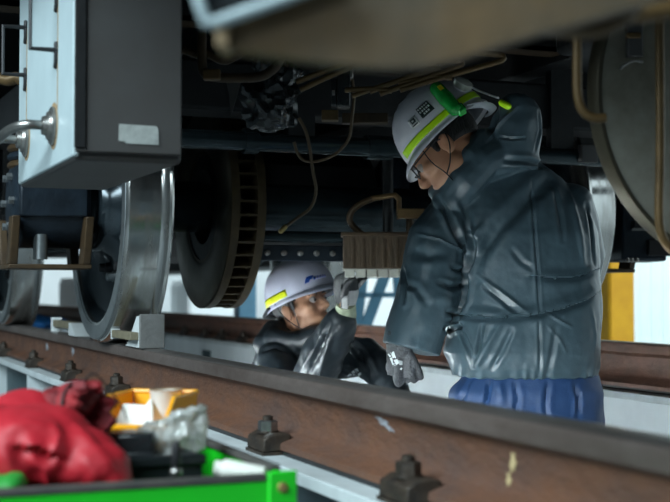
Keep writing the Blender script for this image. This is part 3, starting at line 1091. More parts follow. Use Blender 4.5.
# ------------------------------------------------------------------ bogie
bg = thing('bogie_frame', 'dark bogie frame with axle boxes and springs around the wheelsets', 'bogie', (1.61, 5, RT + 0.3))
for X, s in ((0.60, -1), (2.62, 1)):
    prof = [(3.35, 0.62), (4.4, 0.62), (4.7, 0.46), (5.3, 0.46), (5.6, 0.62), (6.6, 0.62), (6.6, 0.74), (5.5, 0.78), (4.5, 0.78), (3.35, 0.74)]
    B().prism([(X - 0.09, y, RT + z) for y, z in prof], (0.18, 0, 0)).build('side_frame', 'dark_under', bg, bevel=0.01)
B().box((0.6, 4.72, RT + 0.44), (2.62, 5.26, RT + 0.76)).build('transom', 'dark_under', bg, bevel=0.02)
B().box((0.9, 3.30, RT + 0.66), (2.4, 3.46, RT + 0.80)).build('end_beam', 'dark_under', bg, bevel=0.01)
for X, s, ys_ in ((0.64, -1, (AX, AX + 2.2)), (2.60, 1, (AX, AX + 2.2))):
    for Y in ys_:
        z = RT + RW
        a = B()
        a.lathe((X - 0.11, Y, z), (1, 0, 0), [(0, 0.10), (0.012, 0.125), (0.03, 0.14), (0.22, 0.14)], 28)
        a.box((X - 0.10, Y - 0.15, z - 0.05), (X + 0.10, Y + 0.15, z + 0.09))
        ab = a.build('axle_box', 'dark_blue_iron', bg, bevel=0.006)
        for k in range(6):
            t6 = 2 * PI * k / 6
            B().cyl((X - 0.125, Y + 0.085 * math.cos(t6), z + 0.085 * math.sin(t6)), (X - 0.105, Y + 0.085 * math.cos(t6), z + 0.085 * math.sin(t6)), 0.012, n=6).build('bolt', 'wheel_rim', ab)
        for k in range(4):
            B().lathe((X, Y, z + 0.10 + k * 0.026), (0, 0, 1), [(0, 0.11), (0.008, 0.118), (0.016, 0.118), (0.024, 0.11)], 28).build('spring_ring', 'dark_blue_iron' if k % 2 else 'brown_iron', ab, smooth=30)
        # hanger bracket beneath the axle box
        fr_ = Y - 0.16
        zb = z - 0.19
        for q_, sl in ((X - 0.115, 0.0), (X + 0.10, 0.03)):
            B().prism([(q_ - 0.012, fr_ - 0.02, z - 0.05), (q_ - 0.012, fr_ + 0.05, z - 0.05), (q_ - 0.012, fr_ + 0.10, zb), (q_ - 0.012, fr_ + 0.03, zb)], (0.024, 0, 0)).build('hanger_strap', 'brown_iron', ab, bevel=0.003)
            B().prism([(q_ - 0.012, Y + 0.11, z - 0.05), (q_ - 0.012, Y + 0.18, z - 0.05), (q_ - 0.012, Y + 0.13, zb), (q_ - 0.012, Y + 0.06, zb)], (0.024, 0, 0)).build('hanger_strap', 'brown_iron', ab, bevel=0.003)
        B().box((X - 0.13, fr_ + 0.03, zb - 0.014), (X + 0.115, Y + 0.13, zb)).build('hanger_foot', 'brown_iron', ab, bevel=0.003)
        B().cyl((X - 0.03, fr_ + 0.08, z - 0.175), (X - 0.03, fr_ + 0.08, z - 0.10), 0.022, n=10).build('hanger_bolt', 'wheel_rim', ab)
# damper column at the outside of the first axle box
a = at(8, 250, 4.1)
B().cyl((0.50, a.y, RT + 0.20), (0.50, a.y, RT + 0.62), 0.035, n=14).build('damper', 'pad_light', bg)
B().cyl((0.50, a.y, RT + 0.36), (0.50, a.y, RT + 0.70), 0.05, n=14).build('damper_sleeve', 'dark_blue_iron', bg)
# traction motors fill the middle of the bogie
for Y, s in ((AX + 0.47, 1), (AX + 1.72, -1)):
    b = B()
    b.lathe((1.32, Y, RT + 0.50), (1, 0, 0), [(0, 0.17), (0.03, 0.215), (0.55, 0.215), (0.58, 0.17)], 12)
    mo = b.build('traction_motor', 'dark_under', bg, smooth=25)
    B().lathe((1.90, Y - 0.2 * s, RT + 0.47), (1, 0, 0), [(0, 0.15), (0.02, 0.19), (0.08, 0.19), (0.1, 0.15)], 28).build('gear_case', 'dark_blue_iron', mo, smooth=30)
    for k in range(5):
        B().cyl((1.36 + k * 0.12, Y - 0.217, RT + 0.42), (1.36 + k * 0.12, Y - 0.205, RT + 0.42), 0.014, n=8).build('bolt', 'wheel_rim', mo)
# lower rod with shiny bolts in front of the axle
q0, q1 = on_y(262, 233, 3.66), on_y(350, 237, 3.66)
rd = B().tube([(q0.x - 0.02, 3.66, q0.z - 0.01), (q1.x + 0.25, 3.66, q0.z - 0.01)], 0.018, 12).build('brake_rod', 'teal_pipe', bg)
B().box((q0.x, 3.70, q0.z - 0.085), (q1.x + 0.2, 3.72, q0.z - 0.035)).build('rod_plate', 'dark_blue_iron', rd, bevel=0.003)
for k in range(5):
    xk = q0.x + 0.03 + k * 0.055
    B().lathe((xk, 3.70, q0.z - 0.06), (0, -1, 0), [(0, 0.009), (0.010, 0.009), (0.013, 0.005)], 8).build('bolt', 'steel_pipe', rd, smooth=30)

# brown brake shoe block with pale segments, worked on by both men
cb = thing('brake_shoe_block', 'brown brake block with a pale notched lining held by the crouching worker', 'brake block', tuple(at(375, 277, 3.72)))
DB = 3.72
s = FPX / DB


def cbox(x0, y0, x1, y1, dep, m, name, parent=cb, bev=0.003, d=DB):
    c = at((x0 + x1) / 2, (y0 + y1) / 2, d)
    return B().obox(c, CR * ((x1 - x0) / 2 / s), CF * dep, ZU * ((y1 - y0) / 2 / s)).build(name, m, parent, bevel=bev)


body = cbox(343, 236, 424, 269, 0.06, 'block_brown', 'body')
cbox(341, 233, 424, 237, 0.065, 'brown_iron', 'top_plate')
for x in (352, 362, 371, 383, 396, 408):
    cbox(x, 239, x + 3.0, 267, 0.004, 'brown_iron', 'rib', body, 0.001, DB - 0.062)
for i, x in enumerate((344, 355, 366, 377, 388, 399, 410)):
    cbox(x + 0.8, 269, x + 10.4, 277.5, 0.055, 'pad_light', 'lining_segment', cb, 0.002, DB - 0.004)
cbox(343, 268, 422, 271, 0.050, 'pad_light', 'lining_back', cb, 0.001)
B().tube(spline([at(368, 238, DB), at(358, 231, DB), at(350, 221, DB), at(352, 211, DB), at(362, 203, DB), (at(372, 199, DB))], 6), 0.014, 10, 0.7).build('lever_arm', 'brown_iron', cb)
B().tube([at(370, 199, DB), at(382, 197, DB), at(395, 195, DB), at(399, 199, DB), at(399, 214, DB)], 0.0085, 10).build('lever_bar', 'brown_pipe', cb)
cbox(397, 209, 424, 219, 0.03, 'brown_pipe', 'lug')
B().tube([at(410, 234, DB), at(410, 219, DB)], 0.012, 10).build('lever_bar', 'brown_iron', cb)
B().tube([at(388, 236, DB + 0.03), at(388, 190, DB + 0.05), at(388, 140, DB + 0.08)], 0.016, 10).build('hanger', 'dark_under', cb)

# equipment right of the far wheel
fq = thing('brake_cylinder', 'dark brake cylinder with pale fittings outside the far wheel', 'brake cylinder', tuple(at(635, 250, 4.3)))
DQ = 4.35


def fbox(x0, y0, x1, y1, dep, m, name, d=DQ, bev=0.004):
    sc = FPX / d
    return B().obox(at((x0 + x1) / 2, (y0 + y1) / 2, d), CR * ((x1 - x0) / 2 / sc), CF * dep, ZU * ((y1 - y0) / 2 / sc)).build(name, m, fq, bevel=bev)


fbox(614, 198, 658, 262, 0.12, 'dark_blue_iron', 'housing', DQ + 0.1, 0.01)
fbox(620, 150, 690, 200, 0.12, 'dark_under', 'upper_housing', DQ + 0.1, 0.01)
fbox(632, 221, 648, 230, 0.03, 'black_iron', 'cover_plate', DQ - 0.04)
fbox(632, 228, 648, 230.5, 0.004, 'steel_pipe', 'cover_edge', DQ - 0.075, 0.001)
fbox(648, 214, 658, 224, 0.03, 'hi_vis_yellow', 'valve_tag', DQ - 0.05)
fbox(653, 232, 676, 244, 0.05, 'wall_band', 'bracket', DQ + 0.02)
fbox(645, 240, 690, 256, 0.05, 'dark_under', 'lower_cover', DQ)
B().ell(at(647, 215, DQ - 0.06), (0.010, 0.010, 0.012), n=10, m=8).build('cap_nut', 'steel_pipe', fq)
for x in (628, 632, 637):
    B().ell(at(x, 260, DQ - 0.06), (0.008, 0.008, 0.008), n=8, m=6).build('cap_nut', 'steel_pipe', fq)

# ------------------------------------------------------------------ wheel chock with handle
ck = thing('wheel_chock', 'grey faced wheel chock block in front of the bright wheel', 'wheel chock', (XN, 3.2, RT))
yb_ = on_x(146, 344, XN - 0.02).y
dch = (at(146, 330, 1) - CAM)
z0 = RT + 0.001
xa, xb = XN - 0.040, XN + 0.030
yy = yb_
prof = [(yy, z0), (yy + 0.19, z0), (yy + 0.16, z0 + 0.010), (yy + 0.10, z0 + 0.05), (yy + 0.05, z0 + 0.088), (yy, z0 + 0.092)]
B().prism([(xa + 0.004, y, z) for y, z in prof], (xb - xa - 0.008, 0, 0)).build('wedge', 'chock_white', ck, bevel=0.002)
B().box((xa, yy - 0.012, z0), (xb, yy, z0 + 0.095)).build('front_plate', 'chock_grey', ck, bevel=0.002)
B().box((xa - 0.020, yy + 0.02, z0 + 0.022), (xa + 0.004, yy + 0.26, z0 + 0.044)).build('bar', 'chock_wood', ck, bevel=0.002)
B().box((xa - 0.021, yy + 0.26, z0 + 0.018), (xa + 0.005, yy + 0.266, z0 + 0.048)).build('bar_cap', 'chock_white', ck)
ck2 = thing('wheel_chock', 'pale wheel chock with a wooden bar behind the chocked wheel', 'wheel chock', (XN, 4.5, RT))
y2 = on_x(84, 330, XN).y
prof = [(y2 - 0.02, z0), (y2 + 0.10, z0), (y2 + 0.10, z0 + 0.045), (y2 + 0.06, z0 + 0.045)]
B().prism([(xa + 0.004, y, z) for y, z in prof], (xb - xa - 0.008, 0, 0)).build('wedge', 'chock_white', ck2, bevel=0.002)
y3 = on_x(58, 322, XN).y
B().box((xa + 0.02, y2 + 0.08, z0 + 0.020), (xa + 0.05, y3, z0 + 0.046)).build('bar', 'chock_wood', ck2, bevel=0.002)
B().box((xa + 0.015, y3, z0 + 0.0), (xa + 0.055, y3 + 0.012, z0 + 0.056)).build('bar_end', 'chock_white', ck2, bevel=0.002)

# ================================================================== TOOLBOX AND CONTENTS
TX1, TY0, TZ1 = 0.55, 1.466, RT - 0.065
TX0, TY1, TZ0 = 0.02, 2.16, RT - 0.24
tr = thing('tool_trolley', 'steel trolley carrying the green toolbox', 'trolley', (0.29, 1.8, 0))
B().box((TX0 - 0.02, TY0 - 0.02, TZ0 - 0.03), (TX1 + 0.02, TY1 + 0.02, TZ0)).build('trolley_top', 'beam_dark', tr, bevel=0.004)
for x in (TX0 + 0.02, TX1 - 0.02):
    for y in (TY0 + 0.03, TY1 - 0.03):
        B().cyl((x, y, 0.07), (x, y, TZ0 - 0.03), 0.016, n=12).build('leg', 'beam_dark', tr)
        B().cyl((x - 0.012, y, 0.035), (x + 0.012, y, 0.035), 0.035, n=16).build('caster', 'black_iron', tr)
B().box((TX0, TY0, 0.22), (TX1, TY1, 0.24)).build('lower_shelf', 'beam_dark', tr)

tbx = thing('green_toolbox', 'bright green open toolbox with a dark rim and brass rivets', 'toolbox', (0.29, 1.8, TZ0))
w = 0.008
B().box((TX0, TY0, TZ0), (TX1, TY1, TZ0 + 0.006)).build('bottom', 'tray_black', tbx)
B().box((TX0, TY0, TZ0), (TX1, TY0 + w, TZ1 - 0.006)).build('front_wall', 'green_box', tbx, bevel=0.002)
B().box((TX0, TY1 - w, TZ0), (TX1, TY1, TZ1)).build('rear_wall', 'green_box', tbx, bevel=0.002)
B().box((TX0, TY0 + w, TZ0), (TX0 + w, TY1 - w, TZ1)).build('side_wall', 'green_box', tbx, bevel=0.002)
B().box((TX1 - w, TY0 + w, TZ0), (TX1, TY1 - w, TZ1 - 0.004)).build('side_wall', 'green_box', tbx, bevel=0.002)
# dark lips
B().box((TX0, TY0 - 0.002, TZ1 - 0.008), (TX1 - 0.037, TY0 + w + 0.006, TZ1 + 0.001)).build('front_lip', 'dark_lip', tbx, bevel=0.002)
B().box((TX1 - w - 0.005, TY0 + 0.06, TZ1 - 0.006), (TX1 + 0.003, TY1, TZ1 + 0.003)).build('side_lip', 'dark_lip', tbx, bevel=0.002)
# corner plate with rivets
B().box((TX1 - 0.036, TY0 - 0.004, TZ0), (TX1 + 0.002, TY0 + 0.001, TZ1 + 0.004)).build('corner_plate', 'green_box', tbx, bevel=0.003)
for z in (TZ1 - 0.016, TZ1 - 0.048, TZ1 - 0.08):
    B().lathe((TX1 - 0.018, TY0 - 0.004, z), (0, -1, 0), [(0, 0.007), (0.003, 0.006), (0.0045, 0.003)], 14).build('rivet', 'brass', tbx)

# black tray that holds the bin and bag
ty = thing('tool_tray', 'black plastic tray inside the green toolbox', 'tray', (0.36, 1.8, TZ0 + 0.006))
ax0, ax1, ay0, ay1 = 0.20, 0.470, 1.60, 2.12
az0, az1 = TZ0 + 0.006, TZ1 + 0.010
B().box((ax0, ay0, az0), (ax1, ay1, az0 + 0.006)).build('tray_floor', 'tray_black', ty)
for nm, lo, hi in (('front_wall', (ax0, ay0, az0), (ax1, ay0 + 0.008, az1)), ('rear_wall', (ax0, ay1 - 0.008, az0), (ax1, ay1, az1)),
                   ('side_wall', (ax0, ay0 + 0.008, az0), (ax0 + 0.008, ay1 - 0.008, az1)), ('side_wall', (ax1 - 0.008, ay0 + 0.008, az0), (ax1, ay1 - 0.008, az1))):
    B().box(lo, hi).build(nm, 'tray_black', ty, bevel=0.002)
B().box((ax0 - 0.004, ay0 - 0.006, az1 - 0.012), (ax1 + 0.004, ay0 + 0.010, az1 + 0.002)).build('tray_lip', 'tray_black', ty, bevel=0.003)
B().box((ax0 + 0.02, ay0 + 0.008, az1 - 0.02), (ax1 - 0.02, ay1 - 0.008, az1 - 0.016)).build('insert', 'tray_black', ty)
c = at(131, 437, 1.72)
cse = thing('tool_case', 'small black tool case beside the yellow bin', 'case', (c.x, c.y, az1 - 0.016))
B().obox(V((c.x, c.y, az1 + 0.004)), CR * 0.035, CF * 0.03, ZU * 0.020).build('lid', 'black_plastic', cse, bevel=0.005)
B().obox(V((c.x, c.y, az1 - 0.008)), CR * 0.036, CF * 0.031, ZU * 0.007).build('case_body', 'tray_black', cse, bevel=0.003)

# upright tool
c = at(176, 472, 1.545)
sd = thing('screwdriver', 'slim tool with a black grip and bright tip standing in the toolbox', 'screwdriver', (c.x, c.y, TZ0 + 0.006))
zt = at(178, 441, 1.545).z
B().lathe((c.x, c.y, TZ0 + 0.006), (0, 0, 1), [(0, 0.003), (zt - TZ0 - 0.04, 0.0035)], 10).build('shaft', 'steel_pipe', sd)
B().lathe((c.x, c.y, zt - 0.036), (0, 0, 1), [(0, 0.004), (0.004, 0.0065), (0.028, 0.0060), (0.036, 0.0035)], 12).build('grip', 'black_iron', sd)
B().ell((c.x, c.y, c.z), (0.008, 0.008, 0.007), n=12, m=8).build('collar', 'steel_pipe', sd)

# white tube along the right wall
p0, p1 = V((TX1 - 0.075, 1.52, TZ1 - 0.008)), V((TX1 - 0.024, 1.60, TZ1 - 0.006))
tu = thing('plastic_tube', 'white plastic tube lying against the green toolbox wall', 'tube', ((p0 + p1) / 2))
q0, q1 = at(222, 469, 1.60), at(268, 476, 1.60)
B().lathe(q0, (q1 - q0), [(0, 0.012), (0.004, 0.0135), ((q1 - q0).length - 0.006, 0.0115), ((q1 - q0).length, 0.004)], 20).build('tube_body', 'white_plastic', tu)
B().lathe(q0, (q0 - q1), [(0, 0.010), (0.010, 0.010)], 16).build('tube_cap', 'white_plastic', tu)
B().box((q0.x - 0.02, q0.y - 0.02, TZ0 + 0.006), (q1.x + 0.01, q1.y + 0.03, q1.z - 0.012)).build('tube_carton', 'tray_black', tu)

# rag: green
b = B()
c = at(6, 484, 1.50)
b.ell(c, (0.028, 0.03, 0.013))
b.ell(c + V((-0.02, 0.01, -0.01)), (0.03, 0.03, 0.02))
b.ell(c + V((-0.01, 0.02, -0.05)), (0.03, 0.03, 0.06))
me = voxel(b, 0.004, 3)
crumple(me, 40, 0.004, 2)
tag(finish(me, 'green_rag', 'rag_green'), 'small green cloth tucked beside the red bag', 'cloth')

# ------------------------------------------------------------------ yellow parts bin
bc = at(148, 439, 1.90)
yb = thing('parts_bin', 'yellow plastic parts bin holding white papers and a cup', 'parts bin', tuple(bc))
yw = math.radians(12)
bx = (CR * math.cos(yw) - CF * math.sin(yw)).normalized()      # width axis
by = V((-bx.y, bx.x, 0))                                        # depth axis, away
BW, BD, BH, BT = 0.046, 0.066, 0.066, 0.0035


def bp(x, y, z):
    return bc + bx * x + by * y + V((0, 0, z))


def slab(name, poly, nrm, t=BT):
    return B().prism(poly, V(nrm) * t).build(name, 'bin_yellow', yb, bevel=0.0012)


slab('bin_floor', [bp(-BW, -BD, 0), bp(BW, -BD, 0), bp(BW, BD, 0), bp(-BW, BD, 0)], (0, 0, 1))
slab('rear_wall', [bp(-BW, BD, 0), bp(BW, BD, 0), bp(BW + 0.006, BD + 0.006, BH), bp(-BW - 0.006, BD + 0.006, BH)], by)
for sx in (-1, 1):
    slab('side_wall', [bp(sx * BW, -BD, 0), bp(sx * BW, BD, 0), bp(sx * (BW + 0.006), BD + 0.006, BH), bp(sx * (BW + 0.006), -BD * 0.55, BH), bp(sx * (BW + 0.002), -BD, BH * 0.45)], bx * sx)
    B().tube([bp(sx * (BW + 0.008), BD + 0.006, BH), bp(sx * (BW + 0.008), -BD * 0.55, BH), bp(sx * (BW + 0.004), -BD, BH * 0.45)], 0.0035, 8).build('rim', 'bin_yellow', yb)
slab('front_wall', [bp(-BW, -BD, 0), bp(BW, -BD, 0), bp(BW + 0.002, -BD - 0.004, BH * 0.45), bp(-BW - 0.002, -BD - 0.004, BH * 0.45)], -by)
B().tube([bp(-BW - 0.008, BD + 0.008, BH), bp(BW + 0.008, BD + 0.008, BH)], 0.004, 8).build('rim', 'bin_yellow', yb)
B().obox(bp(-BW - 0.004, -BD - 0.006, BH * 0.46), bx * 0.017, by * 0.003, V((0, 0, BH * 0.48))).build('stacking_lug', 'bin_yellow', yb, bevel=0.002)
# cup and papers
cc = bp(0.012, 0.045, 0.004)
cu = thing('paper_cup', 'white paper cup with a brown stained rim in the yellow bin', 'cup', tuple(cc))
B().lathe(cc, (0, 0, 1), [(0.0, 0.0), (0.0, 0.018), (0.064, 0.0245), (0.066, 0.026), (0.068, 0.0245), (0.064, 0.0225), (0.003, 0.0165), (0.003, 0.0)], 28).build('cup_wall', 'paper', cu)
B().lathe(cc, (0, 0, 1), [(0.0665, 0.0258), (0.0685, 0.0258), (0.0685, 0.0230), (0.0665, 0.0230)], 28, True).build('cup_rim', 'paper_rim', cu)


def folded(name, tri, lab, t=0.0015):
    b = B()
    a, c, d, e = tri
    n = (c - a).cross(d - a).normalized() * t
    b.prism([a, c, d], n)
    n2 = (d - a).cross(e - a).normalized() * t
    b.prism([a, d, e], n2)
    return tag(b.build(name, 'paper', smooth=10), lab, 'paper')


folded('folded_paper', (bp(0.016, -0.030, 0.064), bp(-0.022, -0.045, 0.008), bp(0.028, -0.056, 0.016), bp(0.038, -0.015, 0.016)), 'white folded paper standing up in the yellow bin')
folded('folded_paper', (bp(-0.040, 0.0, 0.052), bp(-0.042, -0.045, 0.012), bp(-0.010, -0.035, 0.006), bp(0.010, 0.0, 0.050)), 'cream paper sheet leaning in the yellow bin below the cup')

# ------------------------------------------------------------------ crumpled clear bag
b = B()
D = 1.74
for x, y, r in ((170, 432, 0.027), (186, 426, 0.030), (197, 416, 0.017), (155, 436, 0.018), (190, 437, 0.022), (175, 442, 0.026), (204, 409, 0.009), (178, 413, 0.012)):
    b.ell(at(x - 4, y + 3, D), (r * 1.08, r * 1.2, r))
b.box((at(165, 440, D).x - 0.01, at(165, 440, D).y - 0.02, az1 - 0.016), (at(190, 440, D).x, at(190, 440, D).y + 0.02, at(170, 440, D).z))
me = voxel(b, 0.0065, 2)
crumple(me, 24, 0.013, 5.0, True)
crumple(me, 60, 0.0050, 9.0)
tag(finish(me, 'plastic_bag', 'bag_clear', None, 6), 'crumpled clear plastic bag in front of the yellow bin', 'bag')

# ------------------------------------------------------------------ red drawstring bag
rb = thing('drawstring_bag', 'red cloth drawstring bag slumped in the green toolbox', 'bag', (0.15, 1.65, TZ0 + 0.006))
b = B()
D = 1.60
b.ell(at(22, 450, D), (0.085, 0.085, 0.056))
b.ell(at(66, 458, D), (0.062, 0.075, 0.042))
b.ell(at(94, 468, D - 0.02), (0.046, 0.05, 0.034))
b.ell(at(84, 456, D), (0.044, 0.05, 0.036))
b.ell(at(-25, 450, D), (0.09, 0.09, 0.060))
b.ell(at(25, 416, D + 0.07), (0.060, 0.06, 0.035))
b.ell(at(36, 428, D + 0.05), (0.060, 0.06, 0.030))
b.box((at(-40, 470, D).x, at(0, 470, D).y - 0.035, TZ0 + 0.008), (at(70, 470, D).x, at(40, 470, D).y + 0.06, at(40, 465, D).z))
b.ell(at(110, 480, D - 0.03), (0.030, 0.035, 0.020))
b.ell(at(52, 432, D + 0.02), (0.050, 0.05, 0.036))
me = voxel(b, 0.005, 8)
add_folds(me, [([(62, 416), (80, 432), (104, 462), (118, 482)], 0.010, 0.006, 'ridge'),
               ([(18, 446), (38, 450), (58, 458)], 0.007, 0.008, 'tuck'),
               ([(52, 424), (58, 438), (56, 458)], 0.008, 0.006, 'ridge'),
               ([(16, 440), (22, 462), (40, 482)], 0.008, 0.006, 'valley'),
               ([(75, 446), (68, 462), (58, 480)], 0.009, 0.006, 'valley'),
               ([(82, 455), (92, 470), (96, 484)], 0.009, 0.006, 'ridge'),
               ([(30, 462), (45, 470), (50, 486)], 0.007, 0.005, 'ridge'),
               ([(5, 430), (30, 424), (50, 430)], 0.010, 0.005, 'ridge')])
crumple(me, 16, 0.0035, 4.0)
finish(me, 'bag_body', 'red_cloth', rb)
# gathered mouth
mc = at(93, 410, 1.66)
mx_, my_, mz_ = frame(V(CR * 0.82 + ZU * 0.28 - CF * 0.5))
b = B()
rings = []
N = 72
for t_, rad, pull in ((-0.09, 0.036, 0.0), (-0.06, 0.040, 0.1), (-0.035, 0.042, 0.5), (-0.012, 0.041, 1.0), (0.004, 0.036, 1.0), (0.006, 0.028, 0.8), (-0.01, 0.024, 0.6), (-0.03, 0.016, 0.3), (-0.035, 0.003, 0)):
    ring = []
    for k in range(N):
        a = 2 * PI * k / N
        r = 1.08 * rad * (1 + pull * (0.07 * math.sin(11 * a) + 0.05 * math.sin(17 * a + 1)))
        ring.append(mc + mz_ * (t_ + pull * 0.006 * math.sin(7 * a)) + mx_ * (r * 1.0 * math.cos(a)) + my_ * (r * 0.95 * math.sin(a)))
    rings.append(ring)
b.rings(rings)
b.build('bag_mouth', 'red_mesh', rb, smooth=50)
cd = B()
cd.tube(spline([mc + mz_ * -0.012 + mx_ * (0.0445 * math.cos(a)) + my_ * (0.043 * math.sin(a)) for a in [2 * PI * k / 20 for k in range(21)]], 3), 0.0022, 8)
cd.build('drawstring', 'cord_black', rb)
cd = B()
cd.tube(spline([mc + mz_ * -0.01 + my_ * 0.04, mc + my_ * 0.047 + mx_ * 0.02, mc + mx_ * 0.045 + mz_ * 0.01, mc + mx_ * 0.047 - my_ * 0.02 + mz_ * 0.012], 6), 0.0012, 6)
cd.build('drawstring_end', 'cord_black', rb)
# upper dark gathered band of the bag behind the mouth
b = B()
b.ell(at(62, 404, 1.68), (0.044, 0.04, 0.022))
b.ell(at(82, 396, 1.69), (0.030, 0.03, 0.015))
b.ell(at(50, 412, 1.68), (0.036, 0.04, 0.020))
me = voxel(b, 0.004, 3)
crumple(me, 45, 0.0050, 6.0)
finish(me, 'gathered_hem', 'red_mesh', rb)

# ================================================================== PEOPLE
class HeadFrame:
    def __init__(self, C, f, roll):
        self.C = V(C)
        f = V(f).normalized()
        l = ZU.cross(f).normalized()
        u = f.cross(l)
        r = math.radians(roll)
        self.f = f
        self.l = l * math.cos(r) + u * math.sin(r)
        self.u = u * math.cos(r) - l * math.sin(r)
        self.R = Matrix((self.f, self.l, self.u)).transposed()

    def p(self, a, l, u):
        return self.C + self.f * a + self.l * l + self.u * u

    # helmet shell point (azimuth from the face towards the left ear, elevation from the rim)
    def shell(self, az, el, off=0.0):
        ca, sa, ce, se = math.cos(az), math.sin(az), math.cos(el), math.sin(el)
        n = 2.25
        k = (abs(ca * ce / 0.127) ** n + abs(sa * ce / 0.108) ** n + abs(se / 0.140) ** n) ** (-1 / n)
        k += off
        # three soft ridges over the crown
        yy = k * sa * ce
        rid = 0.004 * max(0, se) ** 1.5 * math.exp(-((abs(yy) - 0.028) / 0.010) ** 2)
        k += rid
        return self.p(k * ca * ce, yy, k * se)


def head_prims(b, H):
    R = H.R

    def e(c, r, Rm=R, n=20, m=14):
        b.ell(H.p(*c), r, Rm, n, m)
    e((-0.012, 0, 0.018), (0.090, 0.072, 0.088))
    e((0.022, 0, -0.030), (0.066, 0.062, 0.080))
    e((0.036, 0, -0.078), (0.050, 0.049, 0.046))
    e((0.062, 0, -0.108), (0.024, 0.026, 0.020))
    e((0.010, 0.038, -0.078), (0.036, 0.020, 0.034))
    e((0.010, -0.038, -0.078), (0.036, 0.020, 0.034))
    for s in (-1, 1):
        e((0.058, s * 0.040, -0.046), (0.022, 0.020, 0.018))       # cheek bones
        e((0.076, s * 0.028, -0.008), (0.014, 0.024, 0.008))       # brows
        # ears
        e((-0.012, s * 0.074, -0.040), (0.019, 0.008, 0.031))
        e((-0.018, s * 0.079, -0.030), (0.012, 0.006, 0.017))
        e((-0.006, s * 0.075, -0.062), (0.009, 0.006, 0.010))
    b.capsule([H.p(0.082, 0, -0.014), H.p(0.094, 0, -0.036), H.p(0.101, 0, -0.052)], [0.008, 0.0105, 0.0125], 12)
    for s in (-1, 1):
        e((0.093, s * 0.011, -0.056), (0.011, 0.009, 0.008), n=12, m=8)
    b.capsule([H.p(0.079, -0.020, -0.086), H.p(0.088, 0, -0.083), H.p(0.079, 0.020, -0.086)], 0.0065, 10)
    b.capsule([H.p(0.077, -0.017, -0.095), H.p(0.085, 0, -0.095), H.p(0.077, 0.017, -0.095)], 0.0070, 10)


def face_parts(person, H, glasses):
    for s in (-1, 1):
        c = H.p(0.0745, s * 0.031, -0.026)
        e = B().ell(c, (0.0125, 0.0125, 0.0125), H.R, 16, 10).build('eye', 'eye_white', person)
        B().ell(c + H.f * 0.0095 - H.u * 0.002, (0.0045, 0.0058, 0.0058), H.R, 12, 8).build('iris', 'eye_dark', e)
        B().capsule([H.p(0.0865, s * 0.016, -0.009), H.p(0.088, s * 0.030, -0.004), H.p(0.078, s * 0.050, -0.010)], [0.0026, 0.0032, 0.0018], 8).build('eyebrow', 'hair_black', person)
    # hair around the back and the sides below the helmet
    b = B()
    rings = []
    for el in (-0.62, -0.48, -0.3, -0.1, 0.1):
        ring = []
        for k in range(41):
            az = math.radians(62 + (298 - 62) * k / 40)
            lo = el
            if abs(math.degrees(az) - 180) > 95:
                lo = max(el, -0.22)
            ring.append(H.p(-0.012 + 0.097 * math.cos(az) * math.cos(lo), 0.0785 * math.sin(az) * math.cos(lo), 0.010 + 0.098 * math.sin(lo)))
        rings.append(ring)
    b.rings(rings, close=False, caps=False)
    b.build('hair', 'hair_black', person, solid=0.006)
    for s in (-1, 1):
        B().capsule([H.p(0.012, s * 0.0705, -0.005), H.p(0.014, s * 0.069, -0.035)], [0.012, 0.007], 10, 0.45, H.l).build('sideburn', 'hair_black', person)
    if glasses:
        g = None
        for s in (-1, 1):
            pts = []
            for k in range(25):
                a = 2 * PI * k / 24
                pts.append(H.p(0.097 - 0.010 * abs(math.cos(a)) * (1 if math.cos(a) * 1 > 0 else 0), s * (0.033 + 0.024 * math.cos(a)), -0.028 + 0.016 * math.sin(a)))
            r = B().tube(pts, 0.0020, 8).build('spectacle_rim', 'strap_black', person)
            B().tube([H.p(0.088, s * 0.058, -0.020), H.p(0.050, s * 0.074, -0.020), H.p(0.005, s * 0.080, -0.018), H.p(-0.018, s * 0.080, -0.030)], 0.0018, 8).build('temple_arm', 'strap_black', r)
        B().tube([H.p(0.098, -0.010, -0.024), H.p(0.104, 0, -0.021), H.p(0.098, 0.010, -0.024)], 0.0018, 8).build('bridge', 'strap_black', r)


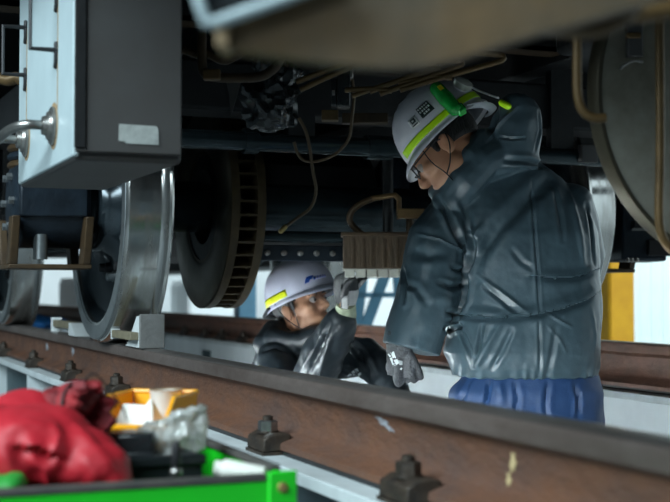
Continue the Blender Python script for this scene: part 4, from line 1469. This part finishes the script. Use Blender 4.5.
def helmet(person, H, m_shell, stripe, m_stripe):
    N = 72
    b = B()
    rings = []
    els = [88, 80, 70, 60, 50, 40, 31, 23, 15, 8, 3]
    for el in els:
        rings.append([H.shell(2 * PI * k / N, math.radians(el)) for k in range(N)])

    def brim(k, t):
        az = 2 * PI * k / N
        fr = max(0, math.cos(az)) ** 1.6
        p = H.shell(az, 0)
        out = H.f * math.cos(az) + H.l * math.sin(az)
        return p + out * ((0.007 + 0.020 * fr) * t) - H.u * ((0.004 + 0.013 * fr) * t * t + 0.006 * t)
    for t in (0.0, 0.35, 0.7, 1.0):
        rings.append([brim(k, t) for k in range(N)])
    rings.append([brim(k, 1.0) - H.u * 0.004 for k in range(N)])
    for t in (0.7, 0.2):
        rings.append([brim(k, t) - H.u * 0.004 for k in range(N)])
    h = None
    b.rings(rings, True, False)
    b.add([H.shell(0, math.radians(89.9))], [])
    b.f.append(tuple(range(N)))
    h = b.build('helmet', m_shell, person, smooth=60)
    # lining
    inn = [[H.shell(2 * PI * k / N, math.radians(el), -0.007) for k in range(N)] for el in (88, 70, 50, 30, 12, 2)]
    inn.append([brim(k, 0.15) - H.u * 0.004 for k in range(N)])
    B().rings(inn, True, False).build('helmet_lining', 'helmet_inner', h, smooth=60)

    def patch(name, m, a0, a1, e0, e1, off=0.0012, na=10, ne=4, shear=0.0):
        g = []
        for i in range(ne + 1):
            row = []
            for j in range(na + 1):
                e_ = e0 + (e1 - e0) * i / ne
                a_ = a0 + (a1 - a0) * j / na + shear * i / ne
                row.append(H.shell(math.radians(a_), math.radians(e_), off))
            g.append(row)
        return B().sheet(g).build(name, m, h, smooth=60, solid=0.0008)
    for (a0, a1, e0, e1) in stripe:
        patch('reflective_stripe', m_stripe, a0, a1, e0, e1, na=20)
    return h, patch, brim


def hand(b, wrist, d, n, side, curls, sc=1.0, spread=0.0, thumb=(0.7, 0.7, -0.2)):
    """palm, four unequal fingers bent towards -n and a thumb leaving the side of the palm"""
    d = V(d).normalized()
    n = V(n)
    n = (n - d * n.dot(d)).normalized()
    lat = d.cross(n) * side                                   # towards the thumb
    tips = []
    b.capsule([wrist - d * 0.02 * sc, wrist + d * 0.02 * sc, wrist + d * 0.055 * sc, wrist + d * 0.088 * sc], [0.024 * sc, 0.031 * sc, 0.038 * sc, 0.036 * sc], 18, 0.42, n.cross(d))
    # the flat axis must be n: add a plate too
    b.obox(wrist + d * 0.055 * sc, lat * 0.033 * sc, d * 0.038 * sc, n * 0.011 * sc)
    for i, (L, r) in enumerate(((0.072, 0.0095), (0.080, 0.0098), (0.074, 0.0094), (0.058, 0.0084))):
        off = (1.5 - i) * 0.0205 * sc
        p = wrist + d * (0.088 - 0.004 * abs(i - 1)) * sc + lat * off
        ang = 0.0
        pts = [p - d * 0.012]
        seg = (0.46, 0.30, 0.24)
        dd = (d + lat * spread * (1.5 - i)).normalized()
        pts.append(p)
        for q in range(3):
            ang += curls[i] * (0.8, 1.1, 0.7)[q]
            v_ = dd * math.cos(ang) - n * math.sin(ang)
            p = p + v_ * (L * seg[q] * sc)
            pts.append(p)
        b.capsule(pts, [r * sc * 1.1, r * sc * 1.08, r * sc * 1.03, r * sc * 0.96, r * sc * 0.84], 12)
        tips.append(pts)
    td = (d * thumb[0] + lat * thumb[1] + n * thumb[2]).normalized()
    p = wrist + d * 0.028 * sc + lat * 0.024 * sc
    q1 = p + td * 0.034 * sc
    q2 = q1 + (td * 0.9 + d * 0.45 - n * 0.2).normalized() * 0.030 * sc
    q3 = q2 + (td * 0.5 + d * 0.8 - n * 0.4).normalized() * 0.022 * sc
    b.capsule([p, q1, q2, q3], [0.015 * sc, 0.0125 * sc, 0.011 * sc, 0.009 * sc], 12)
    return d, n, lat


def ring_of(l, r, y, d, depth, n=44, ex=2.4, zt=0.0):
    """torso section: pixel extent at a depth, as an oval in the horizontal plane"""
    c = at((l + r) / 2, y, d)
    hw = (r - l) / 2 / (FPX / d)
    out = []
    for k in range(n):
        a = 2 * PI * k / n
        ca, sa = math.cos(a), math.sin(a)
        rr = (abs(ca) ** ex + abs(sa) ** ex) ** (-1 / ex)
        out.append(c + CR * (hw * rr * ca) + CF * (depth * rr * sa) + ZU * (zt * ca))
    return out


# ------------------------------------------------------------------ standing worker
D = 3.24
foot = at(525, 420, D)
p1 = thing('person', 'standing worker in a dark raincoat and white helmet, back turned, head bent down', 'person', (foot.x, foot.y, 0))
H1 = HeadFrame(at(440, 145, 3.24), -CR * 0.735 - ZU * 0.667 + CF * 0.10, 17)
b = B()
head_prims(b, H1)
hipc = at(525, 392, D)
chest = at(522, 255, D + 0.03)
neckb = at(494, 178, D + 0.06)
b.capsule([H1.p(-0.025, 0, -0.05), H1.p(-0.05, 0, -0.12), neckb], [0.050, 0.034, 0.028], 16)
b.tube([hipc, at(524, 330, D + 0.01), chest, at(512, 205, D + 0.04), neckb], [0.120, 0.110, 0.120, 0.095, 0.035], 24, 0.62, CF)
legs = []
for s in (-1, 1):
    hip = hipc + CR * (0.085 * s)
    knee = V((hip.x, hip.y, 0.47)) + CR * (0.02 * s) + CF * 0.03
    ank = V((hip.x, hip.y, 0.09)) + CR * (0.03 * s)
    b.capsule([hip, hip.lerp(knee, 0.5), knee, knee.lerp(ank, 0.4), ank], [0.085, 0.075, 0.055, 0.055, 0.038], 16)
    b.capsule([ank, ank + V((0, 0, -0.04)) + CF * 0.05, ank + V((0, 0, -0.055)) + CF * 0.15], [0.038, 0.036, 0.028], 12)
    legs.append((hip, knee, ank))
LA = [at(462, 205, D + 0.02), at(436, 240, D - 0.02), at(427, 295, D - 0.05), at(399, 342, D - 0.08)]
RA = [at(570, 208, D + 0.03), at(578, 255, D + 0.07), at(566, 305, D + 0.16), at(520, 330, D + 0.38)]
for A in (LA, RA):
    b.capsule(A, [0.055, 0.048, 0.042, 0.030], 14)
wl = at(399, 342, D - 0.08)
hd_dir = (at(400, 374, D - 0.05) - at(399, 342, D - 0.08)).normalized()
b.capsule([wl, wl + hd_dir * 0.04, wl + hd_dir * 0.06], [0.024, 0.016, 0.010], 12)
wr = RA[3]
b.capsule([wr, wr + CF * 0.05 - CR * 0.05], [0.026, 0.018], 12)
me = voxel(b, 0.0045, 5, 0.45)
finish(me, 'body', 'skin', p1)
face_parts(p1, H1, True)
HH1 = HeadFrame(at(446, 134, 3.24), -CR * 0.735 - ZU * 0.65 + CF * 0.08, 8)
h1, patch1, brim1 = helmet(p1, HH1, 'helmet_white', [(22, 170, 3, 12), (-170, -22, 3, 12)], 'hi_vis')
# stickers
patch1('sticker', 'sticker_black', 77, 98, 22, 38, 0.0012)
patch1('sticker', 'sticker_white', 58, 71, 20, 33, 0.0012)
for i in range(3):
    for j in range(5):
        if i == 2 and j in (0, 4):
            continue
        patch1('lettering', 'ink_white', 78.5 + j * 3.8, 81 + j * 3.8, 33.8 - i * 4.6, 36.4 - i * 4.6, 0.0024, 2, 1)
patch1('emblem', 'ink_dark', 61, 68, 25, 31, 0.0024, 4, 2)
patch1('emblem', 'sticker_white', 63, 66, 27, 29.2, 0.0034, 3, 2)
patch1('emblem', 'ink_dark', 60.5, 68.5, 21.6, 23, 0.0024, 4, 1)
# green lamp clip and clear rear lamp
lp0, lp1 = HH1.shell(math.radians(119), math.radians(36), 0.010), HH1.shell(math.radians(114), math.radians(2), 0.012)
lamp = B().capsule([lp0, lp0.lerp(lp1, 0.5), lp1], [0.0185, 0.0205, 0.0180], 16).build('headlamp', 'lamp_green', h1)
lm = lp0.lerp(lp1, 0.25)
nrm = (lm - HH1.C).normalized()
B().obox(lm + nrm * 0.0185, (lp1 - lp0).normalized() * 0.008, nrm.cross((lp1 - lp0).normalized()) * 0.006, nrm * 0.002).build('headlamp_badge', 'hi_vis_yellow', h1, bevel=0.001)
lq = HH1.shell(math.radians(118), math.radians(-3), 0.014)
B().obox(lq, (lp1 - lp0).normalized() * 0.012, nrm.cross((lp1 - lp0).normalized()) * 0.012, nrm * 0.010).build('headlamp_clip', 'lamp_green', h1, bevel=0.004)
lc = HH1.shell(math.radians(150), math.radians(22), 0.012)
ln = (lc - HH1.p(0, 0, 0.02)).normalized()
B().lathe(lc, ln, [(-0.010, 0.024), (0.0, 0.027), (0.006, 0.026), (0.010, 0.018), (0.011, 0.004)], 28).build('rear_lamp', 'lamp_lens', h1)
B().lathe(lc - ln * 0.012, ln, [(-0.004, 0.020), (0.003, 0.020)], 24).build('rear_lamp_base', 'helmet_white', h1)
s0 = [HH1.shell(math.radians(165), math.radians(24), 0.004), HH1.shell(math.radians(172), math.radians(10), 0.010), HH1.p(-0.150, 0.02, -0.008), HH1.p(-0.158, 0.03, -0.028)]
B().tube(spline(s0, 5), 0.005, 8, 0.5).build('lamp_strap', 'helmet_white', h1)
B().capsule([HH1.p(-0.155, 0.035, -0.045), HH1.p(-0.160, 0.040, -0.064)], 0.009, 10).build('strap_tab', 'hi_vis', h1)
B().tube(spline([HH1.p(-0.075, 0.090, -0.004), HH1.p(-0.118, 0.055, -0.024), HH1.p(-0.130, 0.0, -0.034), HH1.p(-0.118, -0.055, -0.024)], 5), 0.012, 8, 0.25, HH1.u).build('rear_headband', 'strap_grey', h1)
# chin straps
for s in (-1, 1):
    B().tube(spline([H1.p(0.040, s * 0.090, 0.025), H1.p(0.048, s * 0.074, -0.05), H1.p(0.040, s * 0.060, -0.095), H1.p(0.040, s * 0.030, -0.132)], 5), 0.0035, 8, 0.4).build('chin_strap', 'strap_black', h1)
    B().tube(spline([H1.p(-0.030, s * 0.094, 0.025), H1.p(-0.022, s * 0.087, -0.04), H1.p(0.010, s * 0.070, -0.08), H1.p(0.040, s * 0.060, -0.098)], 5), 0.0035, 8, 0.4).build('chin_strap', 'strap_black', h1)

# raincoat
b = B()
T = [(376, 452, 598, 0.116, 0.00), (366, 449, 599, 0.124, 0.00), (352, 444, 599, 0.130, 0.0), (325, 450, 600, 0.132, 0.01), (295, 455, 600, 0.132, 0.015), (262, 456, 599, 0.134, 0.02), (235, 452, 596, 0.132, 0.03),
     (212, 446, 588, 0.122, 0.04), (195, 448, 576, 0.108, 0.045), (178, 456, 560, 0.092, 0.05), (164, 470, 540, 0.072, 0.05), (152, 478, 528, 0.056, 0.05)]
b.rings([ring_of(l, r, y, D + dd, dep, 48, 2.5) for (y, l, r, dep, dd) in T])
b.capsule(LA[:1] + [LA[0].lerp(LA[1], 0.5)] + LA[1:3] + [at(421, 312, D - 0.06)], [0.066, 0.072, 0.074, 0.078, 0.076], 22)
b.tube([at(427, 292, D - 0.05), at(419, 318, D - 0.06), at(411, 350, D - 0.07)], [0.078, 0.077, 0.076], 24)
b.capsule(RA, [0.066, 0.072, 0.072, 0.058], 18)
# collar on the near shoulder
b.capsule([at(437, 192, D - 0.01), at(452, 186, D - 0.045), at(475, 170, D - 0.05), at(500, 160, D - 0.03)], [0.026, 0.036, 0.036, 0.03], 12)
b.capsule([at(449, 201, D - 0.03), at(464, 180, D - 0.05), at(482, 160, D - 0.045), at(500, 150, D - 0.02)], [0.045, 0.052, 0.050, 0.05], 14)
b.capsule([at(458, 174, D - 0.045), at(472, 157, D - 0.05), at(484, 142, D - 0.03)], [0.035, 0.042, 0.038], 14)
# hood standing up behind the head
hood = [(168, 480, 540, 0.052), (152, 483, 541, 0.056), (138, 486, 543, 0.058), (122, 491, 543, 0.056), (108, 497, 540, 0.050), (99, 502, 534, 0.040), (94, 507, 526, 0.026)]
b.rings([ring_of(l, r, y, D - 0.035, dep * 0.8, 32, 1.5) for (y, l, r, dep) in hood])
b.capsule([at(470, 172, D - 0.02), at(490, 160, D - 0.02), at(512, 158, D - 0.01)], [0.05, 0.06, 0.05], 14)
me = voxel(b, 0.0037, 10, 0.5)
add_folds(me, [
    ([(461, 204), (468, 225), (473, 250), (467, 272), (464, 300), (456, 322)], 0.010, 0.016, 'valley'),
    ([(455, 313), (475, 316), (500, 317), (530, 315), (560, 309), (585, 300), (599, 291)], 0.0080, 0.0135, 'tuck'),
    ([(534, 275), (555, 278), (580, 276), (598, 269)], 0.007, 0.0115, 'tuck'),
    ([(532, 180), (533, 215), (536, 250), (538, 275), (539, 310)], 0.0035, 0.0045, 'valley'),
    ([(539, 322), (540, 345), (540, 372)], 0.0035, 0.0030, 'valley'),
    ([(478, 275), (500, 291), (526, 311)], 0.0045, 0.0060, 'ridge'),
    ([(484, 287), (505, 303), (518, 313)], 0.005, 0.0050, 'valley'),
    ([(547, 312), (562, 322), (572, 327)], 0.003, 0.0040, 'ridge'),
    ([(548, 326), (560, 340), (566, 352)], 0.003, 0.0030, 'ridge'),
    ([(548, 180), (522, 204), (498, 228), (474, 262)], 0.016, 0.014, 'valley'),
    ([(418, 234), (440, 239), (466, 253)], 0.003, 0.0040, 'ridge'),
    ([(437, 199), (446, 214), (458, 238), (468, 256)], 0.0075, 0.012, 'valley'),
    ([(433, 198), (440, 208), (447, 224)], 0.007, 0.008, 'ridge'),
    ([(453, 198), (462, 212), (474, 236)], 0.008, 0.009, 'ridge'),
    ([(464, 232), (476, 236), (482, 226)], 0.006, 0.007, 'ridge'),
    ([(484, 238), (474, 256), (469, 284)], 0.008, 0.009, 'ridge'),
    ([(464, 284), (452, 288), (440, 283)], 0.007, 0.010, 'valley'),
    ([(464, 272), (452, 268)], 0.006, 0.007, 'valley'),
    ([(464, 309), (454, 314), (446, 312)], 0.006, 0.009, 'valley'),
    ([(462, 325), (452, 330), (444, 328)], 0.006, 0.009, 'valley'),
    ([(401, 262), (405, 283), (404, 302)], 0.006, 0.010, 'valley'),
    ([(406, 284), (416, 288), (426, 302)], 0.008, 0.006, 'valley'),
    ([(428, 300), (442, 298), (452, 302)], 0.012, 0.006, 'ridge'),
    ([(412, 252), (430, 256), (448, 252)], 0.012, 0.005, 'valley'),
    ([(456, 319), (463, 336), (470, 352), (473, 366)], 0.006, 0.006, 'valley'),
    ([(502, 321), (489, 344), (475, 367)], 0.008, 0.007, 'ridge'),
    ([(482, 326), (479, 345), (474, 366)], 0.005, 0.006, 'valley'),
    ([(512, 330), (502, 350), (492, 368)], 0.006, 0.005, 'valley'),
    ([(556, 330), (552, 355), (548, 372)], 0.006, 0.004, 'valley'),
    ([(570, 192), (578, 228), (584, 262)], 0.008, 0.007, 'ridge'),
    ([(553, 186), (560, 212), (563, 240)], 0.006, 0.005, 'valley'),
    ([(586, 205), (592, 240), (594, 262)], 0.006, 0.006, 'valley'),
    ([(592, 310), (595, 335), (594, 350)], 0.006, 0.004, 'ridge'),
    ([(500, 225), (512, 212), (526, 196)], 0.010, 0.005, 'ridge'),
    ([(512, 250), (522, 262), (534, 270)], 0.006, 0.003, 'valley'),
    ([(487, 141), (500, 124), (517, 106)], 0.004, 0.006, 'ridge'),
    ([(500, 137), (513, 139), (525, 138)], 0.003, 0.004, 'valley'),
    ([(498, 104), (496, 118), (492, 132)], 0.008, 0.012, 'valley'),
    ([(538, 112), (541, 130), (536, 150)], 0.004, 0.004, 'valley'),
    ([(506, 160), (530, 162), (545, 168)], 0.007, 0.008, 'valley')])


def torso_mask(co):
    return np.ones(len(co))


crumple(me, 9, 0.0040, 2.0)
crumple(me, 26, 0.0016, 8.0)
# pleats pulled in by the elastic hem
co = get_co(me)
no = get_no(me)
hz = at(525, 376, D).z
rel = (co - np.array(at(525, 376, D)))
lat = rel @ np.array(CR)
dz = co[:, 2] - hz
near_hem = np.exp(-((dz - 0.004) / 0.022) ** 2) * (np.abs(lat) < 0.3) * (co[:, 2] < hz + 0.12)
pl = np.sin(lat * 210 + 3 * np.sin(lat * 37)) * 0.0016 * near_hem - 0.002 * np.exp(-((dz - 0.010) / 0.010) ** 2) * (np.abs(lat) < 0.3)
set_co(me, co + no * pl[:, None])
jk = finish(me, 'raincoat', 'jacket', p1)

# blue trousers
b = B()
TR = [(360, 470, 590, 0.09), (376, 462, 598, 0.105), (392, 449, 603, 0.118), (415, 445, 604, 0.120), (445, 448, 602, 0.118), (470, 455, 596, 0.11)]
b.rings([ring_of(l, r, y, D, dep, 44, 2.4) for (y, l, r, dep) in TR])
for hip, knee, ank in legs:
    b.capsule([hip - ZU * 0.06, hip.lerp(knee, 0.5), knee, knee.lerp(ank, 0.5), ank + ZU * 0.03], [0.105, 0.098, 0.085, 0.080, 0.078], 20)
me = voxel(b, 0.007, 6)
add_folds(me, [([(470, 380), (464, 395), (452, 408)], 0.006, 0.007, 'valley'), ([(490, 380), (487, 400), (480, 416)], 0.006, 0.007, 'valley'), ([(515, 383), (518, 400), (514, 418)], 0.006, 0.006, 'valley'),
               ([(548, 384), (545, 405), (548, 418)], 0.006, 0.007, 'valley'), ([(575, 384), (580, 402), (578, 418)], 0.006, 0.007, 'valley'), ([(500, 384), (502, 400)], 0.007, 0.005, 'ridge')])
crumple(me, 14, 0.005, 5.0)
finish(me, 'trousers', 'trousers_blue', p1)
for hip, knee, ank in legs:
    b = B()
    b.capsule([ank + ZU * 0.10, ank + ZU * 0.01, V((ank.x, ank.y, 0.055)) + CF * 0.03], [0.056, 0.056, 0.052], 16)
    b.capsule([V((ank.x, ank.y, 0.048)) - CF * 0.02, V((ank.x, ank.y, 0.046)) + CF * 0.10, V((ank.x, ank.y, 0.040)) + CF * 0.17], [0.046, 0.044, 0.038], 16)
    me = voxel(b, 0.008, 4)
    co = get_co(me)
    co[:, 2] = np.maximum(co[:, 2], 0.002)
    set_co(me, co)
    finish(me, 'boot', 'boot_black', p1)

# gloves
b = B()
b.capsule([wl - hd_dir * 0.02, wl + hd_dir * 0.01], [0.032, 0.034], 16)
gd, gn, gl = hand(b, wl + hd_dir * 0.002, hd_dir, -CF + CR * -0.45, -1, (0.80, 0.90, 0.95, 0.95), 0.98, 0.0, (0.9, 0.35, -0.35))
me = voxel(b, 0.0028, 3)
gl1 = finish(me, 'glove', 'glove_grey', p1)
bv = bvh_of_obj = None
tmp = me


def decal_on(obj_me, loc, parent, name, m, quads, off=0.0015):
    bvh = bvh_of(obj_me)
    b = B()
    for q in quads:
        ps = []
        for (x, y) in q:
            h = bvh.ray_cast(CAM - loc, raydir(x, y).normalized())
            if h[0] is not None:
                ps.append(h[0] + loc + h[1] * off)
        if len(ps) == len(q):
            b.prism(ps, raydir(q[0][0], q[0][1]).normalized() * 0.001)
    if b.v:
        return b.build(name, m, parent)


qs = [[(388, 354), (391, 352), (393, 355), (390, 357)], [(392, 352), (394, 351), (396, 358), (393, 358)], [(390, 358), (392, 357), (395, 364), (393, 365)], [(394, 360), (397, 359), (399, 363), (396, 365)],
      [(398, 360), (402, 361), (402, 365), (399, 365)], [(393, 366), (395, 365), (402, 368), (401, 370)]]
decal_on(gl1.data, gl1.location, gl1, 'glove_print', 'ink_white', qs)
b = B()
hand(b, wr, CF * 0.6 - CR * 0.7, ZU, 1, (0.4, 0.4, 0.45, 0.5))
finish(voxel(b, 0.004, 3), 'glove', 'glove_grey', p1)

# ------------------------------------------------------------------ crouching worker
D2 = 4.25
s2 = FPX / D2
base = at(292, 420, D2)
p2 = thing('person', 'crouching worker in a black jacket and pale helmet reaching up to the brake block', 'person', (base.x, base.y, 0))
az = math.radians(36)
H2 = HeadFrame(at(299, 299, D2), CR * math.cos(az) - CF * math.sin(az) + ZU * 0.34, 4)
HH2 = HeadFrame(at(302, 298, D2), CR * math.cos(az) - CF * math.sin(az) + ZU * 0.42, 4)
b = B()
head_prims(b, H2)
neck2 = at(284, 338, D2 + 0.02)
b.capsule([H2.p(-0.025, 0, -0.05), H2.p(-0.045, 0, -0.12), neck2], [0.054, 0.052, 0.058], 16)
pel = V((base.x, base.y, 0.42)) + CF * 0.05
ch = at(292, 385, D2 + 0.04)
b.tube([pel, pel.lerp(ch, 0.5), ch, neck2 - ZU * 0.04], [0.125, 0.11, 0.11, 0.06], 22, 0.7, CF)
kn = []
fw = (CR * 0.85 - CF * 0.5).normalized()
sd_ = V((-fw.y, fw.x, 0))
for s in (-1, 1):
    hip = pel + sd_ * (0.09 * s)
    knee = V((hip.x, hip.y, 0.075)) + fw * 0.16
    ank = V((hip.x, hip.y, 0.06)) - fw * 0.25
    toe = V((hip.x, hip.y, 0.035)) - fw * 0.37
    b.capsule([hip, hip.lerp(knee, 0.5), knee], [0.085, 0.075, 0.055], 16)
    b.capsule([knee, knee.lerp(ank, 0.5), ank], [0.055, 0.05, 0.038], 14)
    b.capsule([ank, toe], [0.038, 0.03], 12)
    kn.append((hip, knee, ank, toe))
RA2 = [at(276, 362, D2 - 0.06), at(290, 392, D2 - 0.16), at(307, 398, D2 - 0.24), at(322, 356, D2 - 0.32), at(342, 322, D2 - 0.43)]
LA2 = [at(322, 362, D2 + 0.08), at(345, 358, D2 - 0.02), at(364, 356, D2 - 0.12), at(384, 372, D2 - 0.2), at(396, 398, D2 - 0.28)]
b.capsule(RA2, [0.05, 0.046, 0.042, 0.034, 0.020], 14)
b.capsule(LA2, [0.05, 0.046, 0.042, 0.036, 0.029], 14)
hw2 = at(346, 306, 3.80)
hk2 = at(346, 266, 3.70)
hdir2 = (hk2 - hw2).normalized()
b.capsule([RA2[4], hw2 + hdir2 * 0.05], [0.020, 0.014], 12)
me = voxel(b, 0.0050, 5, 0.45)
finish(me, 'body', 'skin', p2)
face_parts(p2, H2, False)
h2, patch2, brim2 = helmet(p2, HH2, 'helmet_lilac', [(-172, -78, 3, 15)], 'hi_vis_yellow')
patch2('emblem', 'ink_blue', -42, -30, 13, 18, 0.0014, 6, 3, 5)
patch2('emblem', 'ink_blue', -44, -36, 9.5, 13, 0.0014, 4, 2, 3)
for j in range(5):
    patch2('lettering', 'ink_pale_blue' if j else 'ink_blue', -28 + j * 5.2, -24.6 + j * 5.2, 10.6, 15.6, 0.0014, 2, 2, 1.5)
for s in (-1, 1):
    B().tube(spline([H2.p(-0.030, s * 0.100, 0.0), H2.p(-0.020, s * 0.086, -0.05), H2.p(0.012, s * 0.066, -0.10), H2.p(0.040, s * 0.030, -0.132)], 5), 0.004, 8, 0.4).build('chin_strap', 'strap_black', h2)
    B().tube(spline([H2.p(0.030, s * 0.098, 0.0), H2.p(0.020, s * 0.076, -0.05), H2.p(0.014, s * 0.066, -0.098)], 5), 0.003, 8, 0.4).build('chin_strap', 'strap_black', h2)
B().tube(spline([H2.p(-0.060, -0.092, -0.006), H2.p(-0.108, -0.060, -0.020), H2.p(-0.124, 0.0, -0.026), H2.p(-0.108, 0.060, -0.020)], 5), 0.014, 8, 0.3, H2.u).build('rear_headband', 'strap_black', h2)

b = B()
T2 = [(480, 256, 330, 0.13, 0.04), (430, 254, 335, 0.13, 0.04), (395, 250, 338, 0.130, 0.03), (370, 250, 336, 0.12, 0.02), (355, 255, 328, 0.105, 0.02), (345, 262, 318, 0.085, 0.02), (336, 270, 304, 0.062, 0.02), (328, 274, 300, 0.056, 0.02)]
b.rings([ring_of(l, r, y, D2 + dd, dep, 44, 2.4) for (y, l, r, dep, dd) in T2])
b.capsule(RA2[:4] + [RA2[3].lerp(RA2[4], 0.92)], [0.068, 0.072, 0.074, 0.070, 0.054], 20)
b.capsule(LA2, [0.066, 0.066, 0.066, 0.060, 0.052], 18)
b.capsule([at(266, 342, D2 - 0.02), at(276, 331, D2), at(290, 328, D2 + 0.06)], [0.045, 0.042, 0.04], 12)
b.capsule([at(272, 338, D2 - 0.05), at(290, 340, D2 - 0.06), at(304, 338, D2 - 0.06)], [0.03, 0.034, 0.03], 12)
b.capsule([at(296, 345, D2 - 0.05), at(312, 336, D2 - 0.07), at(322, 332, D2 - 0.1)], [0.04, 0.04, 0.03], 12)
me = voxel(b, 0.006, 6)
add_folds(me, [([(300, 372), (314, 350), (326, 328)], 0.008, 0.008, 'ridge'), ([(318, 378), (326, 352), (333, 332)], 0.008, 0.009, 'ridge'), ([(308, 376), (320, 350), (330, 326)], 0.006, 0.008, 'valley'),
               ([(262, 352), (275, 348), (288, 352)], 0.008, 0.006, 'valley'), ([(350, 344), (360, 356), (368, 372)], 0.008, 0.010, 'valley'), ([(356, 340), (368, 352), (378, 372)], 0.008, 0.010, 'ridge'),
               ([(345, 366), (355, 372), (362, 380)], 0.008, 0.008, 'valley')])
crumple(me, 14, 0.007, 4.0)
jk2 = finish(me, 'work_jacket', 'jacket_navy', p2)
decal_on(jk2.data, jk2.location, jk2, 'jacket_print', 'ink_white', [[(347, 376), (350, 373), (352, 374), (349, 378)], [(352, 372), (354, 370), (356, 373), (354, 375)], [(355, 369), (358, 368), (359, 371), (357, 373)], [(358, 374), (361, 372), (362, 374), (359, 376)]], 0.002)
b = B()
b.ell(pel, (0.16, 0.15, 0.15))
for hip, knee, ank, toe in kn:
    b.capsule([hip, hip.lerp(knee, 0.5), knee], [0.105, 0.095, 0.072], 18)
    b.capsule([knee, knee.lerp(ank, 0.5), ank + fw * 0.04], [0.072, 0.07, 0.062], 16)
me = voxel(b, 0.01, 4)
co = get_co(me)
co[:, 2] = np.maximum(co[:, 2], 0.002)
set_co(me, co)
finish(me, 'trousers', 'trousers_navy', p2)
for hip, knee, ank, toe in kn:
    b = B()
    b.capsule([ank + fw * 0.05, ank, toe], [0.052, 0.05, 0.04], 14)
    me = voxel(b, 0.01, 3)
    co = get_co(me)
    co[:, 2] = np.maximum(co[:, 2], 0.002)
    set_co(me, co)
    finish(me, 'boot', 'boot_black', p2)
# raised gloved hand gripping the block's end
b = B()
hand(b, hw2, hdir2, (-CR * 0.9 + CF * 0.2), -1, (0.10, 0.14, 0.20, 0.30), 1.06, 0.0, (0.6, 0.5, -0.75))
me = voxel(b, 0.0028, 3)
gv = finish(me, 'glove', 'glove_pale', p2)
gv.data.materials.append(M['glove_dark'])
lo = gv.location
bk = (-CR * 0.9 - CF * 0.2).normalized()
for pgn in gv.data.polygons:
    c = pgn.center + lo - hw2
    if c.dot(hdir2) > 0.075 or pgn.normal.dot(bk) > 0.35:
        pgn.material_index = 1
B().tube([hw2 - hdir2 * 0.075 - CR * 0.008, hw2 - hdir2 * 0.03, hw2 + hdir2 * 0.012], [0.036, 0.033, 0.030], 18).build('glove_cuff', 'glove_cuff', p2)
b = B()
wl2 = LA2[4]
hand(b, wl2, (LA2[4] - LA2[3]), -CF, 1, (0.4, 0.4, 0.45, 0.5))
finish(voxel(b, 0.005, 3), 'glove', 'glove_pale', p2)
